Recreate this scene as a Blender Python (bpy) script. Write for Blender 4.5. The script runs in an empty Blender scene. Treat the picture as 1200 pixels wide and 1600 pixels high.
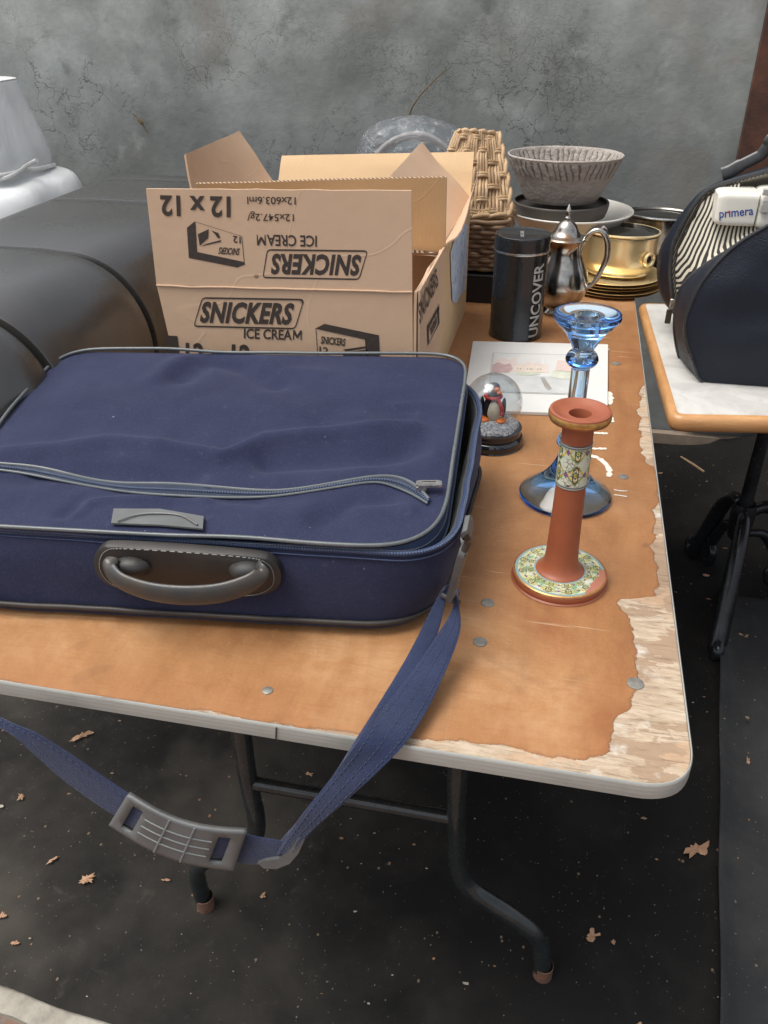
import bpy, bmesh, math, random
from mathutils import Vector, Matrix, noise as mnoise
from math import sin, cos, pi, radians, sqrt, atan2, exp
random.seed(7)
S = bpy.context.scene
COL = S.collection

# ------------------------------------------------------------------ camera
CZ = 1.39
FPX = 1314.0
PITCH, ROLL, YAW = 0.55356, -0.00386, -0.21274
fwd = Vector((sin(YAW)*cos(PITCH), cos(YAW)*cos(PITCH), -sin(PITCH)))
rgt = Vector((cos(YAW), -sin(YAW), 0)); upv = rgt.cross(fwd)
r2 = rgt*cos(ROLL)+upv*sin(ROLL); u2 = -rgt*sin(ROLL)+upv*cos(ROLL)
cam = bpy.data.objects.new('camera', bpy.data.cameras.new('camera')); COL.objects.link(cam)
Mw = Matrix((r2, u2, -fwd)).transposed().to_4x4(); Mw.translation = Vector((0, 0, CZ))
cam.matrix_world = Mw
cam.data.sensor_fit = 'VERTICAL'; cam.data.sensor_height = 36.0; cam.data.lens = FPX*36.0/1600.0
cam.data.clip_start = 0.02; cam.data.clip_end = 500
S.camera = cam
CAM = Vector((0, 0, CZ))

# ------------------------------------------------------------------ light
SUN_EL, SUN_AZ = radians(66), radians(-112)      # overcast: soft light from high up on the left
w = bpy.data.worlds.new('World'); S.world = w; w.use_nodes = True
wn = w.node_tree; bg = wn.nodes['Background']
sky = wn.nodes.new('ShaderNodeTexSky'); sky.sky_type = 'NISHITA'; sky.sun_disc = False
sky.sun_elevation = SUN_EL; sky.sun_rotation = SUN_AZ
sky.air_density = 1.0; sky.dust_density = 5.0; sky.ozone_density = 1.0
hs = wn.nodes.new('ShaderNodeHueSaturation'); hs.inputs['Saturation'].default_value = 0.30
wn.links.new(sky.outputs[0], hs.inputs['Color']); wn.links.new(hs.outputs[0], bg.inputs[0])
bg.inputs[1].default_value = 0.15
sl = bpy.data.lights.new('sun', 'SUN'); sl.energy = 1.2; sl.angle = radians(38); sl.color = (1.0, 0.97, 0.90)
sun = bpy.data.objects.new('sun', sl); COL.objects.link(sun)
sd = Vector((sin(SUN_AZ)*cos(SUN_EL), cos(SUN_AZ)*cos(SUN_EL), sin(SUN_EL)))
sun.rotation_euler = sd.to_track_quat('Z', 'Y').to_euler(); sun.location = (0, 0, 5)
S.view_settings.view_transform = 'Standard'; S.view_settings.look = 'None'
S.view_settings.exposure = 0.55; S.view_settings.gamma = 1.0; S.view_settings.use_curve_mapping = False
S.cycles.max_bounces = 10; S.cycles.transparent_max_bounces = 12; S.cycles.transmission_bounces = 10

# ------------------------------------------------------------------ measuring helpers (photo pixel + real plane -> point)
def ray(px):
    return r2*((px[0]-600)/FPX) + u2*(-(px[1]-800)/FPX) + fwd
def PZ(px, z): d = ray(px); return CAM + d*((z-CZ)/d.z)
def PY(px, y): d = ray(px); return CAM + d*(y/d.y)
def PX_(px, x): d = ray(px); return CAM + d*(x/d.x)
def PP(px, p0, n):
    d = ray(px); return CAM + d*((Vector(p0)-CAM).dot(n)/d.dot(n))
def V(*a): return Vector(a)

# ------------------------------------------------------------------ object helpers
WLOC = {}
def tagit(o, label=None, cat=None, group=None, kind=None):
    if label: o['label'] = label
    if cat: o['category'] = cat
    if group: o['group'] = group
    if kind: o['kind'] = kind
    return o
def thing(name, label, cat, loc, group=None):
    o = bpy.data.objects.new(name, None); COL.objects.link(o); o.location = loc
    o.empty_display_size = 0.05
    WLOC[o.name] = Vector(loc); return tagit(o, label, cat, group)
def obj(name, vf, mat, parent=None, smooth=40, loc=None, label=None, mats=None, fmat=None):
    vs, fs = vf
    me = bpy.data.meshes.new(name)
    base = WLOC[parent.name] if parent else Vector(loc if loc else (0, 0, 0))
    me.from_pydata([tuple(Vector(v)-base) for v in vs], [], fs)
    me.validate(); 
    bm = bmesh.new(); bm.from_mesh(me); bmesh.ops.recalc_face_normals(bm, faces=bm.faces); bm.to_mesh(me); bm.free()
    for m in (mats or [mat]): me.materials.append(m)
    if fmat:
        for p, i in zip(me.polygons, fmat): p.material_index = i
    if smooth:
        me.shade_smooth(); me.set_sharp_from_angle(angle=radians(smooth))
    o = bpy.data.objects.new(name, me); COL.objects.link(o)
    if parent: o.parent = parent
    else: o.location = base
    WLOC[o.name] = base
    if label: o['label'] = label
    return o
def copy_tree(o, parent=None):
    c = o.copy(); COL.objects.link(c); c.parent = parent
    for ch in o.children: copy_tree(ch, c)
    return c
def solidify(o, t, off=0):
    m = o.modifiers.new('thickness', 'SOLIDIFY'); m.thickness = t; m.offset = off; return o
def bevel(o, w_, seg=2):
    m = o.modifiers.new('bevel', 'BEVEL'); m.width = w_; m.segments = seg; m.limit_method = 'ANGLE'; m.angle_limit = radians(40); return o

def join(*vfs):
    V_, F_ = [], []
    for vs, fs in vfs:
        n = len(V_); V_ += list(vs); F_ += [tuple(i+n for i in f) for f in fs]
    return V_, F_
def boxm(x0, x1, y0, y1, z0, z1):
    vs = [(x, y, z) for z in (z0, z1) for x, y in ((x0, y0), (x1, y0), (x1, y1), (x0, y1))]
    return vs, [(0, 3, 2, 1), (4, 5, 6, 7), (0, 1, 5, 4), (1, 2, 6, 5), (2, 3, 7, 6), (3, 0, 4, 7)]
def obox(c, ax, ay, az):
    c, ax, ay, az = map(Vector, (c, ax, ay, az))
    vs = [c+ax*i+ay*j+az*k for k in (-1, 1) for i, j in ((-1, -1), (1, -1), (1, 1), (-1, 1))]
    return vs, [(0, 3, 2, 1), (4, 5, 6, 7), (0, 1, 5, 4), (1, 2, 6, 5), (2, 3, 7, 6), (3, 0, 4, 7)]
def lathe(c, prof, seg=48, sx=1, sy=1, wob=None):
    c = Vector(c); vs, fs, rings = [], [], []
    for r, z in prof:
        if r < 1e-6:
            rings.append([len(vs)]); vs.append(c+V(0, 0, z))
        else:
            k = len(vs)
            for i in range(seg):
                a = 2*pi*i/seg; rr = r*(wob(a, z) if wob else 1)
                vs.append(c+V(rr*cos(a)*sx, rr*sin(a)*sy, z))
            rings.append(list(range(k, k+seg)))
    for A, B in zip(rings, rings[1:]):
        if len(A) == 1 and len(B) == 1: continue
        for i in range(seg):
            j = (i+1) % seg
            if len(A) == 1: fs.append((A[0], B[j], B[i]))
            elif len(B) == 1: fs.append((A[i], A[j], B[0]))
            else: fs.append((A[i], A[j], B[j], B[i]))
    return vs, fs
def catmull(pts, n=8, closed=False):
    pts = [Vector(p) for p in pts]; out = []; N = len(pts)
    rng = range(N) if closed else range(N-1)
    for i in rng:
        p1, p2_ = pts[i], pts[(i+1) % N]
        p0 = pts[(i-1) % N] if (closed or i > 0) else p1*2-p2_
        p3 = pts[(i+2) % N] if (closed or i < N-2) else p2_*2-p1
        for k in range(n):
            t = k/n
            out.append(0.5*((2*p1)+(p2_-p0)*t+(2*p0-5*p1+4*p2_-p3)*t*t+(3*p1-p0-3*p2_+p3)*t*t*t))
    if not closed: out.append(pts[-1])
    return out
def tube(pts, r, seg=10, closed=False, flat=1.0, up=None):
    pts = [Vector(p) for p in pts]; N = len(pts); vs, fs = [], []
    tang = []
    for i in range(N):
        a = pts[(i-1) % N] if (closed or i > 0) else pts[i]
        b = pts[(i+1) % N] if (closed or i < N-1) else pts[i]
        t = (b-a); tang.append(t.normalized() if t.length > 1e-9 else V(0, 0, 1))
    n = Vector(up) if up else (V(0, 0, 1) if abs(tang[0].z) < .9 else V(1, 0, 0))
    for i in range(N):
        t = tang[i]
        if up: n = Vector(up)
        n = (n - t*n.dot(t)); n = n.normalized() if n.length > 1e-6 else V(1, 0, 0)
        b = t.cross(n); ri = r[i] if isinstance(r, (list, tuple)) else r
        for k in range(seg):
            a = 2*pi*k/seg; vs.append(pts[i]+n*(cos(a)*ri*flat)+b*(sin(a)*ri))
    for i in range(N if closed else N-1):
        for k in range(seg):
            k2 = (k+1) % seg; A = i*seg; B = ((i+1) % N)*seg
            fs.append((A+k, A+k2, B+k2, B+k))
    if not closed:
        fs.append(tuple(range(seg-1, -1, -1))); fs.append(tuple((N-1)*seg+k for k in range(seg)))
    return vs, fs
def loft(rings, closed=True, cap0=False, cap1=False):
    vs, fs = [], []; n = len(rings[0])
    for r in rings: vs += [Vector(p) for p in r]
    for i in range(len(rings)-1):
        for k in range(n if closed else n-1):
            k2 = (k+1) % n; fs.append((i*n+k, i*n+k2, (i+1)*n+k2, (i+1)*n+k))
    if cap0: fs.append(tuple(range(n-1, -1, -1)))
    if cap1: fs.append(tuple((len(rings)-1)*n+k for k in range(n)))
    return vs, fs
def band(L, R, t=0.0018, nw=6):
    """webbing between two 3-D edge curves, with thickness"""
    N = len(L); vs = []; fs = []
    nor = []
    for i in range(N):
        a = (L[min(i+1, N-1)]+R[min(i+1, N-1)])-(L[max(i-1, 0)]+R[max(i-1, 0)])
        nv = a.cross(R[i]-L[i]); nor.append(nv.normalized() if nv.length > 1e-9 else V(0, 0, 1))
    for i in range(N):
        for s in (1, -1):
            for k in range(nw+1):
                f = k/nw; e = t*(1 if 0 < k < nw else .35)
                vs.append(L[i].lerp(R[i], f)+nor[i]*(s*e))
    m = 2*(nw+1)
    for i in range(N-1):
        for k in range(nw):
            fs.append((i*m+k, i*m+k+1, (i+1)*m+k+1, (i+1)*m+k))
            fs.append((i*m+nw+1+k, (i+1)*m+nw+1+k, (i+1)*m+nw+2+k, i*m+nw+2+k))
        for k, k2 in ((0, nw+1), (nw, 2*nw+1)):
            fs.append((i*m+k, (i+1)*m+k, (i+1)*m+k2, i*m+k2))
    for i in (0, N-1):
        for k in range(nw): fs.append((i*m+k, i*m+k+1, i*m+nw+2+k, i*m+nw+1+k))
    return vs, fs
def rrect(corners, rad, n=10):
    """rounded polygon loop through 4 corners (3-D), equal point count for lofting"""
    out = []; N = len(corners)
    for i in range(N):
        p = Vector(corners[i]); a = (Vector(corners[i-1])-p); b = (Vector(corners[(i+1) % N])-p)
        rr = rad[i] if isinstance(rad, (list, tuple)) else rad
        pa, pb = p+a.normalized()*rr, p+b.normalized()*rr
        for k in range(n+1):
            t = k/n; out.append(pa*(1-t)**2+p*2*t*(1-t)+pb*t*t)
        q = Vector(corners[(i+1) % N]); r3 = rad[(i+1) % N] if isinstance(rad, (list, tuple)) else rad
        e = q+(p-q).normalized()*r3
        for k in range(1, n*2): out.append(pb.lerp(e, k/(n*2)))
    return out
def poly(pts, t=0.0):
    return [Vector(p) for p in pts], [tuple(range(len(pts)))]
def text_vf(s, shear=0.0, off=0.0, space=1.0, cuts=0):
    """lettering as a flat mesh normalised to the unit square"""
    endm = s.endswith('M') and off > 0
    if endm: s = s[:-1]
    cu = bpy.data.curves.new('lettering', 'FONT'); cu.body = s; cu.shear = shear; cu.offset = off
    cu.space_character = space; cu.resolution_u = 3; cu.fill_mode = 'FRONT'
    o = bpy.data.objects.new('lettering', cu); COL.objects.link(o)
    dg = bpy.context.evaluated_depsgraph_get(); dg.update()
    me = bpy.data.meshes.new_from_object(o.evaluated_get(dg))
    bpy.data.objects.remove(o); bpy.data.curves.remove(cu)
    if cuts:
        bm = bmesh.new(); bm.from_mesh(me)
        ys = [v.co.y for v in bm.verts]; lo, hi = min(ys), max(ys)
        for k in range(1, cuts):
            bmesh.ops.bisect_plane(bm, geom=bm.verts[:]+bm.edges[:]+bm.faces[:], plane_co=(0, lo+(hi-lo)*k/cuts, 0), plane_no=(0, 1, 0))
        bm.to_mesh(me); bm.free()
    vs = [v.co.copy() for v in me.vertices]; fs = [tuple(p.vertices) for p in me.polygons]
    bpy.data.meshes.remove(me)
    if endm:                                        # heavy capital M drawn by hand
        e = max(v.x for v in vs)+.10; b = .07+off; n = len(vs)
        m_ = [(0, 0), (0, .69), (.05+b, .69), (.375, .33), (.70-b, .69), (.75, .69), (.75, 0), (.75-b, 0), (.75-b, .43), (.43, .13), (.32, .13), (b, .43), (b, 0)]
        vs += [V(e+x_, y_, 0) for x_, y_ in m_]; fs.append(tuple(range(n, n+len(m_))))
    x0, x1 = min(v.x for v in vs), max(v.x for v in vs); y0, y1 = min(v.y for v in vs), max(v.y for v in vs)
    return [V((v.x-x0)/(x1-x0), (v.y-y0)/(y1-y0), 0) for v in vs], fs
def place(vf, bl, br, tl, tr=None):
    bl, br, tl = Vector(bl), Vector(br), Vector(tl); tr = Vector(tr) if tr else br+tl-bl
    vs, fs = vf
    return [(bl*(1-v.x)+br*v.x)*(1-v.y)+(tl*(1-v.x)+tr*v.x)*v.y for v in vs], fs
def frame_vf(outer, inner):
    n = len(outer); vs = [Vector(p) for p in outer]+[Vector(p) for p in inner]
    return vs, [(i, (i+1) % n, n+(i+1) % n, n+i) for i in range(n)]
def xf(vf, M):
    return [M @ Vector(v) for v in vf[0]], vf[1]

# ------------------------------------------------------------------ material helpers
class NT:
    def __init__(s, name):
        s.m = bpy.data.materials.new(name); s.m.use_nodes = True; s.t = s.m.node_tree
        s.b = s.t.nodes['Principled BSDF']; s.out = s.t.nodes['Material Output']
        s.co = s.t.nodes.new('ShaderNodeTexCoord').outputs['Object']
    def n(s, typ, **kw):
        nd = s.t.nodes.new(typ)
        for k, v in kw.items(): setattr(nd, k, v)
        return nd
    def put(s, sock, v):
        if isinstance(v, bpy.types.NodeSocket): s.t.links.new(v, sock)
        elif v is not None:
            if sock.type == 'RGBA' and not isinstance(v, (int, float)): sock.default_value = (*v[:3], 1)
            else: sock.default_value = v
    def map(s, sc=(1, 1, 1), loc=(0, 0, 0), rot=(0, 0, 0), v=None):
        m = s.n('ShaderNodeMapping'); s.put(m.inputs[0], v or s.co)
        m.inputs['Scale'].default_value = sc; m.inputs['Location'].default_value = loc; m.inputs['Rotation'].default_value = rot
        return m.outputs[0]
    def noise(s, scale, detail=4, rough=.55, dist=0, v=None, out='Fac'):
        m = s.n('ShaderNodeTexNoise'); s.put(m.inputs['Vector'], v or s.co)
        m.inputs['Scale'].default_value = scale; m.inputs['Detail'].default_value = detail
        m.inputs['Roughness'].default_value = rough; m.inputs['Distortion'].default_value = dist
        return m.outputs[0 if out == 'Fac' else 1]
    def vor(s, scale, feat='F1', v=None, rnd=1, out='Distance'):
        m = s.n('ShaderNodeTexVoronoi', feature=feat); s.put(m.inputs['Vector'], v or s.co)
        m.inputs['Scale'].default_value = scale
        if 'Randomness' in m.inputs: m.inputs['Randomness'].default_value = rnd
        return m.outputs[out]
    def ramp(s, f, stops, interp='LINEAR'):
        r = s.n('ShaderNodeValToRGB'); r.color_ramp.interpolation = interp
        e = r.color_ramp.elements
        while len(e) < len(stops): e.new(.5)
        for el, (p, c) in zip(e, stops):
            el.position = p; el.color = (*c, 1) if isinstance(c, tuple) else (c, c, c, 1)
        s.put(r.inputs[0], f); return r.outputs[0]
    def math(s, op, a, b=None, c=None, clamp=False):
        m = s.n('ShaderNodeMath', operation=op, use_clamp=clamp)
        for i, v in enumerate((a, b, c)):
            if v is not None: s.put(m.inputs[i], v)
        return m.outputs[0]
    def mix(s, f, a, b, mode='MIX'):
        m = s.n('ShaderNodeMix', data_type='RGBA', blend_type=mode)
        s.put(m.inputs[0], f); s.put(m.inputs[6], a); s.put(m.inputs[7], b); return m.outputs[2]
    def xyz(s, v=None):
        m = s.n('ShaderNodeSeparateXYZ'); s.put(m.inputs[0], v or s.co); return m.outputs
    def comb(s, x, y, z):
        m = s.n('ShaderNodeCombineXYZ')
        for i, v in enumerate((x, y, z)): s.put(m.inputs[i], v)
        return m.outputs[0]
    def bump(s, h, st=.3, d=.002, nrm=None):
        m = s.n('ShaderNodeBump'); m.inputs['Strength'].default_value = st; m.inputs['Distance'].default_value = d
        s.put(m.inputs['Height'], h)
        if nrm: s.put(m.inputs['Normal'], nrm)
        return m.outputs[0]
    def step(s, x, lo, hi):   # smooth 0..1
        m = s.n('ShaderNodeMapRange', interpolation_type='SMOOTHSTEP'); s.put(m.inputs[0], x)
        m.inputs[1].default_value = lo; m.inputs[2].default_value = hi; return m.outputs[0]
    def curve(s, x, pts):
        m = s.n('ShaderNodeFloatCurve'); c = m.mapping.curves[0]; m.mapping.use_clip = False
        while len(c.points) < len(pts): c.points.new(.5, .5)
        for p, (a, b) in zip(c.points, sorted(pts)): p.location = (a, b); p.handle_type = 'VECTOR'
        m.mapping.update(); s.put(m.inputs['Value'], x); return m.outputs[0]
    def set(s, **kw):
        al = dict(col='Base Color', rough='Roughness', metal='Metallic', nrm='Normal', spec='Specular IOR Level', trans='Transmission Weight',
                  ior='IOR', coat='Coat Weight', coatr='Coat Roughness', alpha='Alpha', sheen='Sheen Weight', sss='Subsurface Weight')
        for k, v in kw.items(): s.put(s.b.inputs[al[k]], v)
        return s.m
def simple(name, c1, c2=None, scale=30, rough=.6, metal=0, bs=120, bst=.15, bd=.001, rvar=.12, coat=0, spec=.5, detail=5):
    """noisy two-tone surface with roughness variation and a fine bump"""
    k = NT(name); c2 = c2 or tuple(x*.75 for x in c1)
    f = k.ramp(k.noise(scale, detail), [(.3, 0.), (.7, 1.)])
    r = k.math('MULTIPLY_ADD', k.noise(scale*2.3, 3), rvar*2, rough-rvar)
    return k.set(col=k.mix(f, c1, c2), rough=r, metal=metal, nrm=k.bump(k.noise(bs, 4), bst, bd), coat=coat, spec=spec)

# ================================================================== SETTING
# --- plaster wall
def m_wall():
    k = NT('grey_plaster'); x, y, z = k.xyz()
    big = k.noise(1.5, 6, .6, .25); mid = k.noise(5, 7, .6, .15); fine = k.noise(60, 5)
    base = k.ramp(mid, [(.22, (.215, .234, .226)), (.5, (.36, .383, .370)), (.78, (.505, .53, .512))])
    stain = k.ramp(big, [(.36, (.58, .58, .57)), (.58, (1., 1., 1.))])
    c = k.mix(1.0, base, stain, 'MULTIPLY')
    # darker low on the wall: stain, plus shade put into the colour
    low = k.math('MULTIPLY_ADD', k.noise(3, 4), .5, k.math('MULTIPLY', z, -1.0))
    lowm = k.step(low, -1.05, -.55)
    c = k.mix(k.math('MULTIPLY', lowm, .5), c, (.13, .137, .135))
    # warm and pale patches
    c = k.mix(k.math('MULTIPLY', k.step(k.noise(4.2, 4, .5, .5, k.map(loc=(3, 1, 7))), .56, .72), .32), c, (.25, .215, .18))
    c = k.mix(k.math('MULTIPLY', k.step(k.noise(6, 6, .6, .2, k.map(loc=(7, 4, 2))), .58, .75), .4), c, (.50, .51, .50))
    # dark blotches
    c = k.mix(k.math('MULTIPLY', k.step(k.noise(7, 6, .65, .15, k.map(loc=(1, 9, 5))), .54, .74), .6), c, (.105, .112, .108))
    # cracks: thin map-like network, in patches
    dv = k.n('ShaderNodeVectorMath', operation='ADD'); nz = k.n('ShaderNodeVectorMath', operation='SCALE')
    k.put(nz.inputs[0], k.noise(9, 5, .6, 0, out='Color')); nz.inputs[3].default_value = .16
    k.put(dv.inputs[0], k.co); k.put(dv.inputs[1], nz.outputs[0])
    def cr(sc, wd, lo, hi, lc):
        d = k.vor(sc, 'DISTANCE_TO_EDGE', dv.outputs[0])
        return k.math('MULTIPLY', k.math('SUBTRACT', 1.0, k.step(d, 0, wd)), k.step(k.noise(2.2, 3, .5, 0, k.map(loc=lc)), lo, hi))
    c1 = cr(6, .011, .50, .62, (2, 5, 1)); c2 = cr(15, .022, .53, .63, (8, 1, 4)); c3 = cr(32, .045, .55, .64, (5, 3, 4))
    crk = k.math('MAXIMUM', k.math('MAXIMUM', c1, c2), k.math('MULTIPLY', c3, .6))
    zone = k.math('MULTIPLY', k.math('SUBTRACT', 1.0, k.step(x, 1.35, 1.65)), k.math('SUBTRACT', 1.0, k.step(z, 1.12, 1.42)))
    crk = k.math('MULTIPLY', crk, k.math('MULTIPLY_ADD', zone, .9, .1))
    c = k.mix(k.math('MULTIPLY', crk, .7), c, (.055, .058, .056))
    h = k.math('ADD', k.math('MULTIPLY', mid, .6), k.math('MULTIPLY', fine, .25)); h = k.math('SUBTRACT', h, k.math('MULTIPLY', crk, .5))
    return k.set(col=c, rough=.85, nrm=k.bump(h, .32, .014), spec=.25)
WY = 2.86; WH = 1.78
wall = thing('plaster_wall', 'grey cracked and stained plaster wall behind the tables', 'wall', (-1.4, WY, 0))
def wall_grid():
    nx, nz = 60, 30; vs = []
    for j in range(nz+1):
        for i in range(nx+1):
            x = -4.2+i*5.9/nx; z = j*WH/nz
            vs.append(V(x, WY+.012*mnoise.noise(V(x*1.7, z*1.7, 3)), z))
    fs = [(j*(nx+1)+i, j*(nx+1)+i+1, (j+1)*(nx+1)+i+1, (j+1)*(nx+1)+i) for j in range(nz) for i in range(nx)]
    n = len(vs); vs += [V(-4.2, WY+.2, 0), V(1.7, WY+.2, 0), V(1.7, WY+.2, WH), V(-4.2, WY+.2, WH)]
    top = [nz*(nx+1)+i for i in range(nx+1)]
    fs += [(n, n+1, n+2, n+3), tuple(top+[n+2, n+3]), tuple([j*(nx+1) for j in range(nz, -1, -1)]+[n, n+3]), tuple([j*(nx+1)+nx for j in range(nz+1)]+[n+2, n+1])]
    return vs, fs
obj('wall_face', wall_grid(), m_wall(), wall, smooth=30)
# pale brown band along its foot
obj('wall_foot', boxm(-4.2, 1.7, WY-.045, WY-.014, 0, .062), simple('foot_render', (.33, .25, .18), (.20, .16, .125), 22, .9, bs=60, bst=.4, bd=.003), wall)
# twig stuck to the plaster and a root trailing up it
m_twig = simple('dry_twig', (.20, .13, .06), (.09, .06, .03), 60, .8)
t = [PY(p, WY-.018) for p in ((208, 178), (216, 186), (222, 193), (231, 207))]
tw = tube(catmull(t, 4), [.002]*4+[.006]*5+[.002]*4, 6)
o = obj('twig', tw, m_twig, None, loc=t[0]); tagit(o, 'small dry twig caught on the grey wall above the ribbed black case', 'twig')
t = [PY(p, WY-.016) for p in ((638, 190), (642, 172), (656, 150), (682, 122), (706, 103))]
o = obj('root', tube(catmull(t, 5), [.0032-.0022*i/20 for i in range(21)], 6), m_twig, None, loc=t[0]); tagit(o, 'thin dark root creeping up the wall above the carton', 'root')

# --- rust brown panel at the right of the wall
m_rust = NT('rust_brown'); k = m_rust
c = k.ramp(k.noise(7, 6, .65, .4), [(.3, (.030, .014, .010)), (.55, (.085, .034, .020)), (.8, (.14, .055, .03))])
c = k.mix(k.math('MULTIPLY', k.step(k.noise(30, 5), .6, .75), .5), c, (.03, .018, .014))
m_rust = k.set(col=c, rough=.75, nrm=k.bump(k.noise(50, 6), .4, .004))
pan = thing('door_panel', 'rusty red brown panel standing at the right end of the grey wall', 'door', (1.0, WY-.03, 0))
obj('leaf', boxm(.462, 1.5, WY-.05, WY-.018, .12, 2.3), m_rust, pan)
obj('frame', join(boxm(.56, .60, WY-.066, WY-.051, .12, 2.3), boxm(1.2, 1.24, WY-.066, WY-.051, .12, 2.3)), m_rust, pan)

# --- ground
def m_mat(name, dark, dust, amount, chips=1.0):
    k = NT(name)
    x, y, z = k.xyz(); dust_shade = k.math('MULTIPLY_ADD', k.step(k.math('ADD', x, k.math('MULTIPLY', k.noise(2, 3), .5)), .35, -.35), .85, .15)  # dust mask; thins to the right, also painting the shade by the table
    c = k.ramp(k.math('MULTIPLY', k.noise(5, 7, .65, .3), k.math('MULTIPLY_ADD', dust_shade, .45, .55)), [(.3, dark), (.75, tuple(a*.55+b*.45*amount for a, b in zip(dark, dust)))])
    c = k.mix(k.math('MULTIPLY', k.math('MULTIPLY', k.step(k.noise(2.4, 4, .6), .46, .72), dust_shade), .75*amount), c, dust)
    for sc, thr, col, lc in ((55, .12, (.20, .15, .10), 0), (90, .10, (.26, .22, .17), 3), (30, .075, (.24, .14, .08), 6), (170, .15, (.12, .11, .10), 9)):
        mp = k.map(loc=(lc, lc*.7, 0), sc=(1, .8, 1))
        d = k.vor(sc, 'F1', mp); ran = k.vor(sc, 'F1', mp, out='Color')
        keep = k.math('GREATER_THAN', k.xyz(ran)[0], .86)
        blob = k.math('LESS_THAN', k.math('ADD', d, k.math('MULTIPLY', k.noise(sc*3, 2), .12)), thr+.06)
        c = k.mix(k.math('MULTIPLY', k.math('MULTIPLY', keep, blob), .7*chips), c, col)
    c = k.mix(k.math('MULTIPLY', k.math('MULTIPLY', k.step(k.noise(24, 6, .75, .6), .56, .72), dust_shade), .35*amount), c, dust)
    # faint scuffs
    sc_ = k.step(k.noise(14, 6, .7, 1.5, k.map(sc=(1, .25, 1), rot=(0, 0, .6))), .63, .72)
    c = k.mix(k.math('MULTIPLY', sc_, .14*amount), c, dust)
    return k.set(col=c, rough=.82, spec=.25, nrm=k.bump(k.math('ADD', k.noise(16, 5), k.math('MULTIPLY', k.noise(400, 2), .25)), .5, .004))
m_black = m_mat('black_groundsheet', (.0052, .0049, .0046), (.066, .058, .048), 1.0)
m_dusty = m_mat('dusty_groundsheet', (.022, .023, .024), (.105, .10, .094), 1.5)
# brick paving as one large sheet, pale concrete strip, black groundsheet laid over
k = NT('brick_paving')
br = k.n('ShaderNodeTexBrick'); k.put(br.inputs['Vector'], k.map(sc=(1, 1, 1), rot=(0, 0, .1)))
br.inputs['Scale'].default_value = 5; br.inputs['Color1'].default_value = (.30, .14, .085, 1); br.inputs['Color2'].default_value = (.22, .11, .075, 1)
br.inputs['Mortar'].default_value = (.20, .18, .15, 1); br.inputs['Mortar Size'].default_value = .02
m_brick = k.set(col=k.mix(k.noise(20, 5), br.outputs[0], (.12, .09, .07)), rough=.85, nrm=k.bump(k.noise(60, 5), .5, .004))
o = obj('ground', boxm(-60, 60, -60, 60, -.2, 0), m_brick); o['kind'] = 'structure'
k = NT('pale_concrete')
m_conc = k.set(col=k.ramp(k.noise(9, 7, .7), [(.3, (.12, .105, .085)), (.6, (.34, .315, .265)), (.8, (.44, .42, .37))]), rough=.9, nrm=k.bump(k.noise(70, 6), .6, .004))
kz = .006
kp = [PZ(p, kz) for p in ((0, 1540), (170, 1604))]; kd = (kp[1]-kp[0]); kd.z = 0; kd.normalize(); kn = V(kd.y, -kd.x, 0)
a = kp[0]-kd*2.2; b = kp[0]+kd*2.4
def strip(a, b, n, w0, w1, z0, z1, seed):
    N = 90; rings = []
    for i in range(N+1):
        p = a.lerp(b, i/N); j0 = .006*mnoise.noise(V(i*.5, seed, 0)); j1 = .006*mnoise.noise(V(i*.6, seed, 5))
        q0 = p+n*(w0+j0); q1 = p+n*(w1+j1)
        rings.append([V(q0.x, q0.y, z0), V(q1.x, q1.y, z0), V(q1.x, q1.y, z1), V(q0.x, q0.y, z1)])
    return loft(rings, True, True, True)
o = obj('kerb_strip', strip(a, b, kn, -.03, .036, -.02, kz-.002, 3), m_conc, None, loc=(kp[0].x, kp[0].y, 0)); o['kind'] = 'structure'
# the sheet itself: gently wrinkled, rising in a fold against the wall and along the right
def sheet_z(x, y):
    z = .010+.004*exp(-((x+.50+.55*(y-.95))/.012)**2)*(1 if x < -.2 else 0)+.003*mnoise.noise(V(x*3, y*3, 1))+.0015*mnoise.noise(V(x*11, y*11, 4))
    e = y-(WY-.33)                                   # rides up the wall foot near the second table
    if e > 0: z += .10*(e/.33)**2*exp(-((x-.72)/.16)**2) + .03*(e/.33)**3*(.5+.5*mnoise.noise(V(x*4, 0, 9)))
    d = x-(.362+.119*(y-.83))
    z += .012*exp(-(d/.02)**2)                       # ridge where the second sheet laps over
    return z
def sheet(x0, x1, y0f, y1, nx, ny, dz=0):
    vs = []
    for j in range(ny+1):
        for i in range(nx+1):
            x = x0+(x1-x0)*i/nx; ya = y0f(x); y = ya+(y1-ya)*j/ny
            vs.append(V(x, y, sheet_z(x, y)+dz))
    return vs, [(j*(nx+1)+i, j*(nx+1)+i+1, (j+1)*(nx+1)+i+1, (j+1)*(nx+1)+i) for j in range(ny) for i in range(nx)]
def edge_y(x):
    return (kp[0]+kd*((x-kp[0].x)/kd.x)).y+.006*mnoise.noise(V(x*8, 0, 2))
o = obj('groundsheet', sheet(-2.8, 1.7, edge_y, WY-.05, 150, 90), m_black, None, smooth=60); o['kind'] = 'structure'; 
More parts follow.
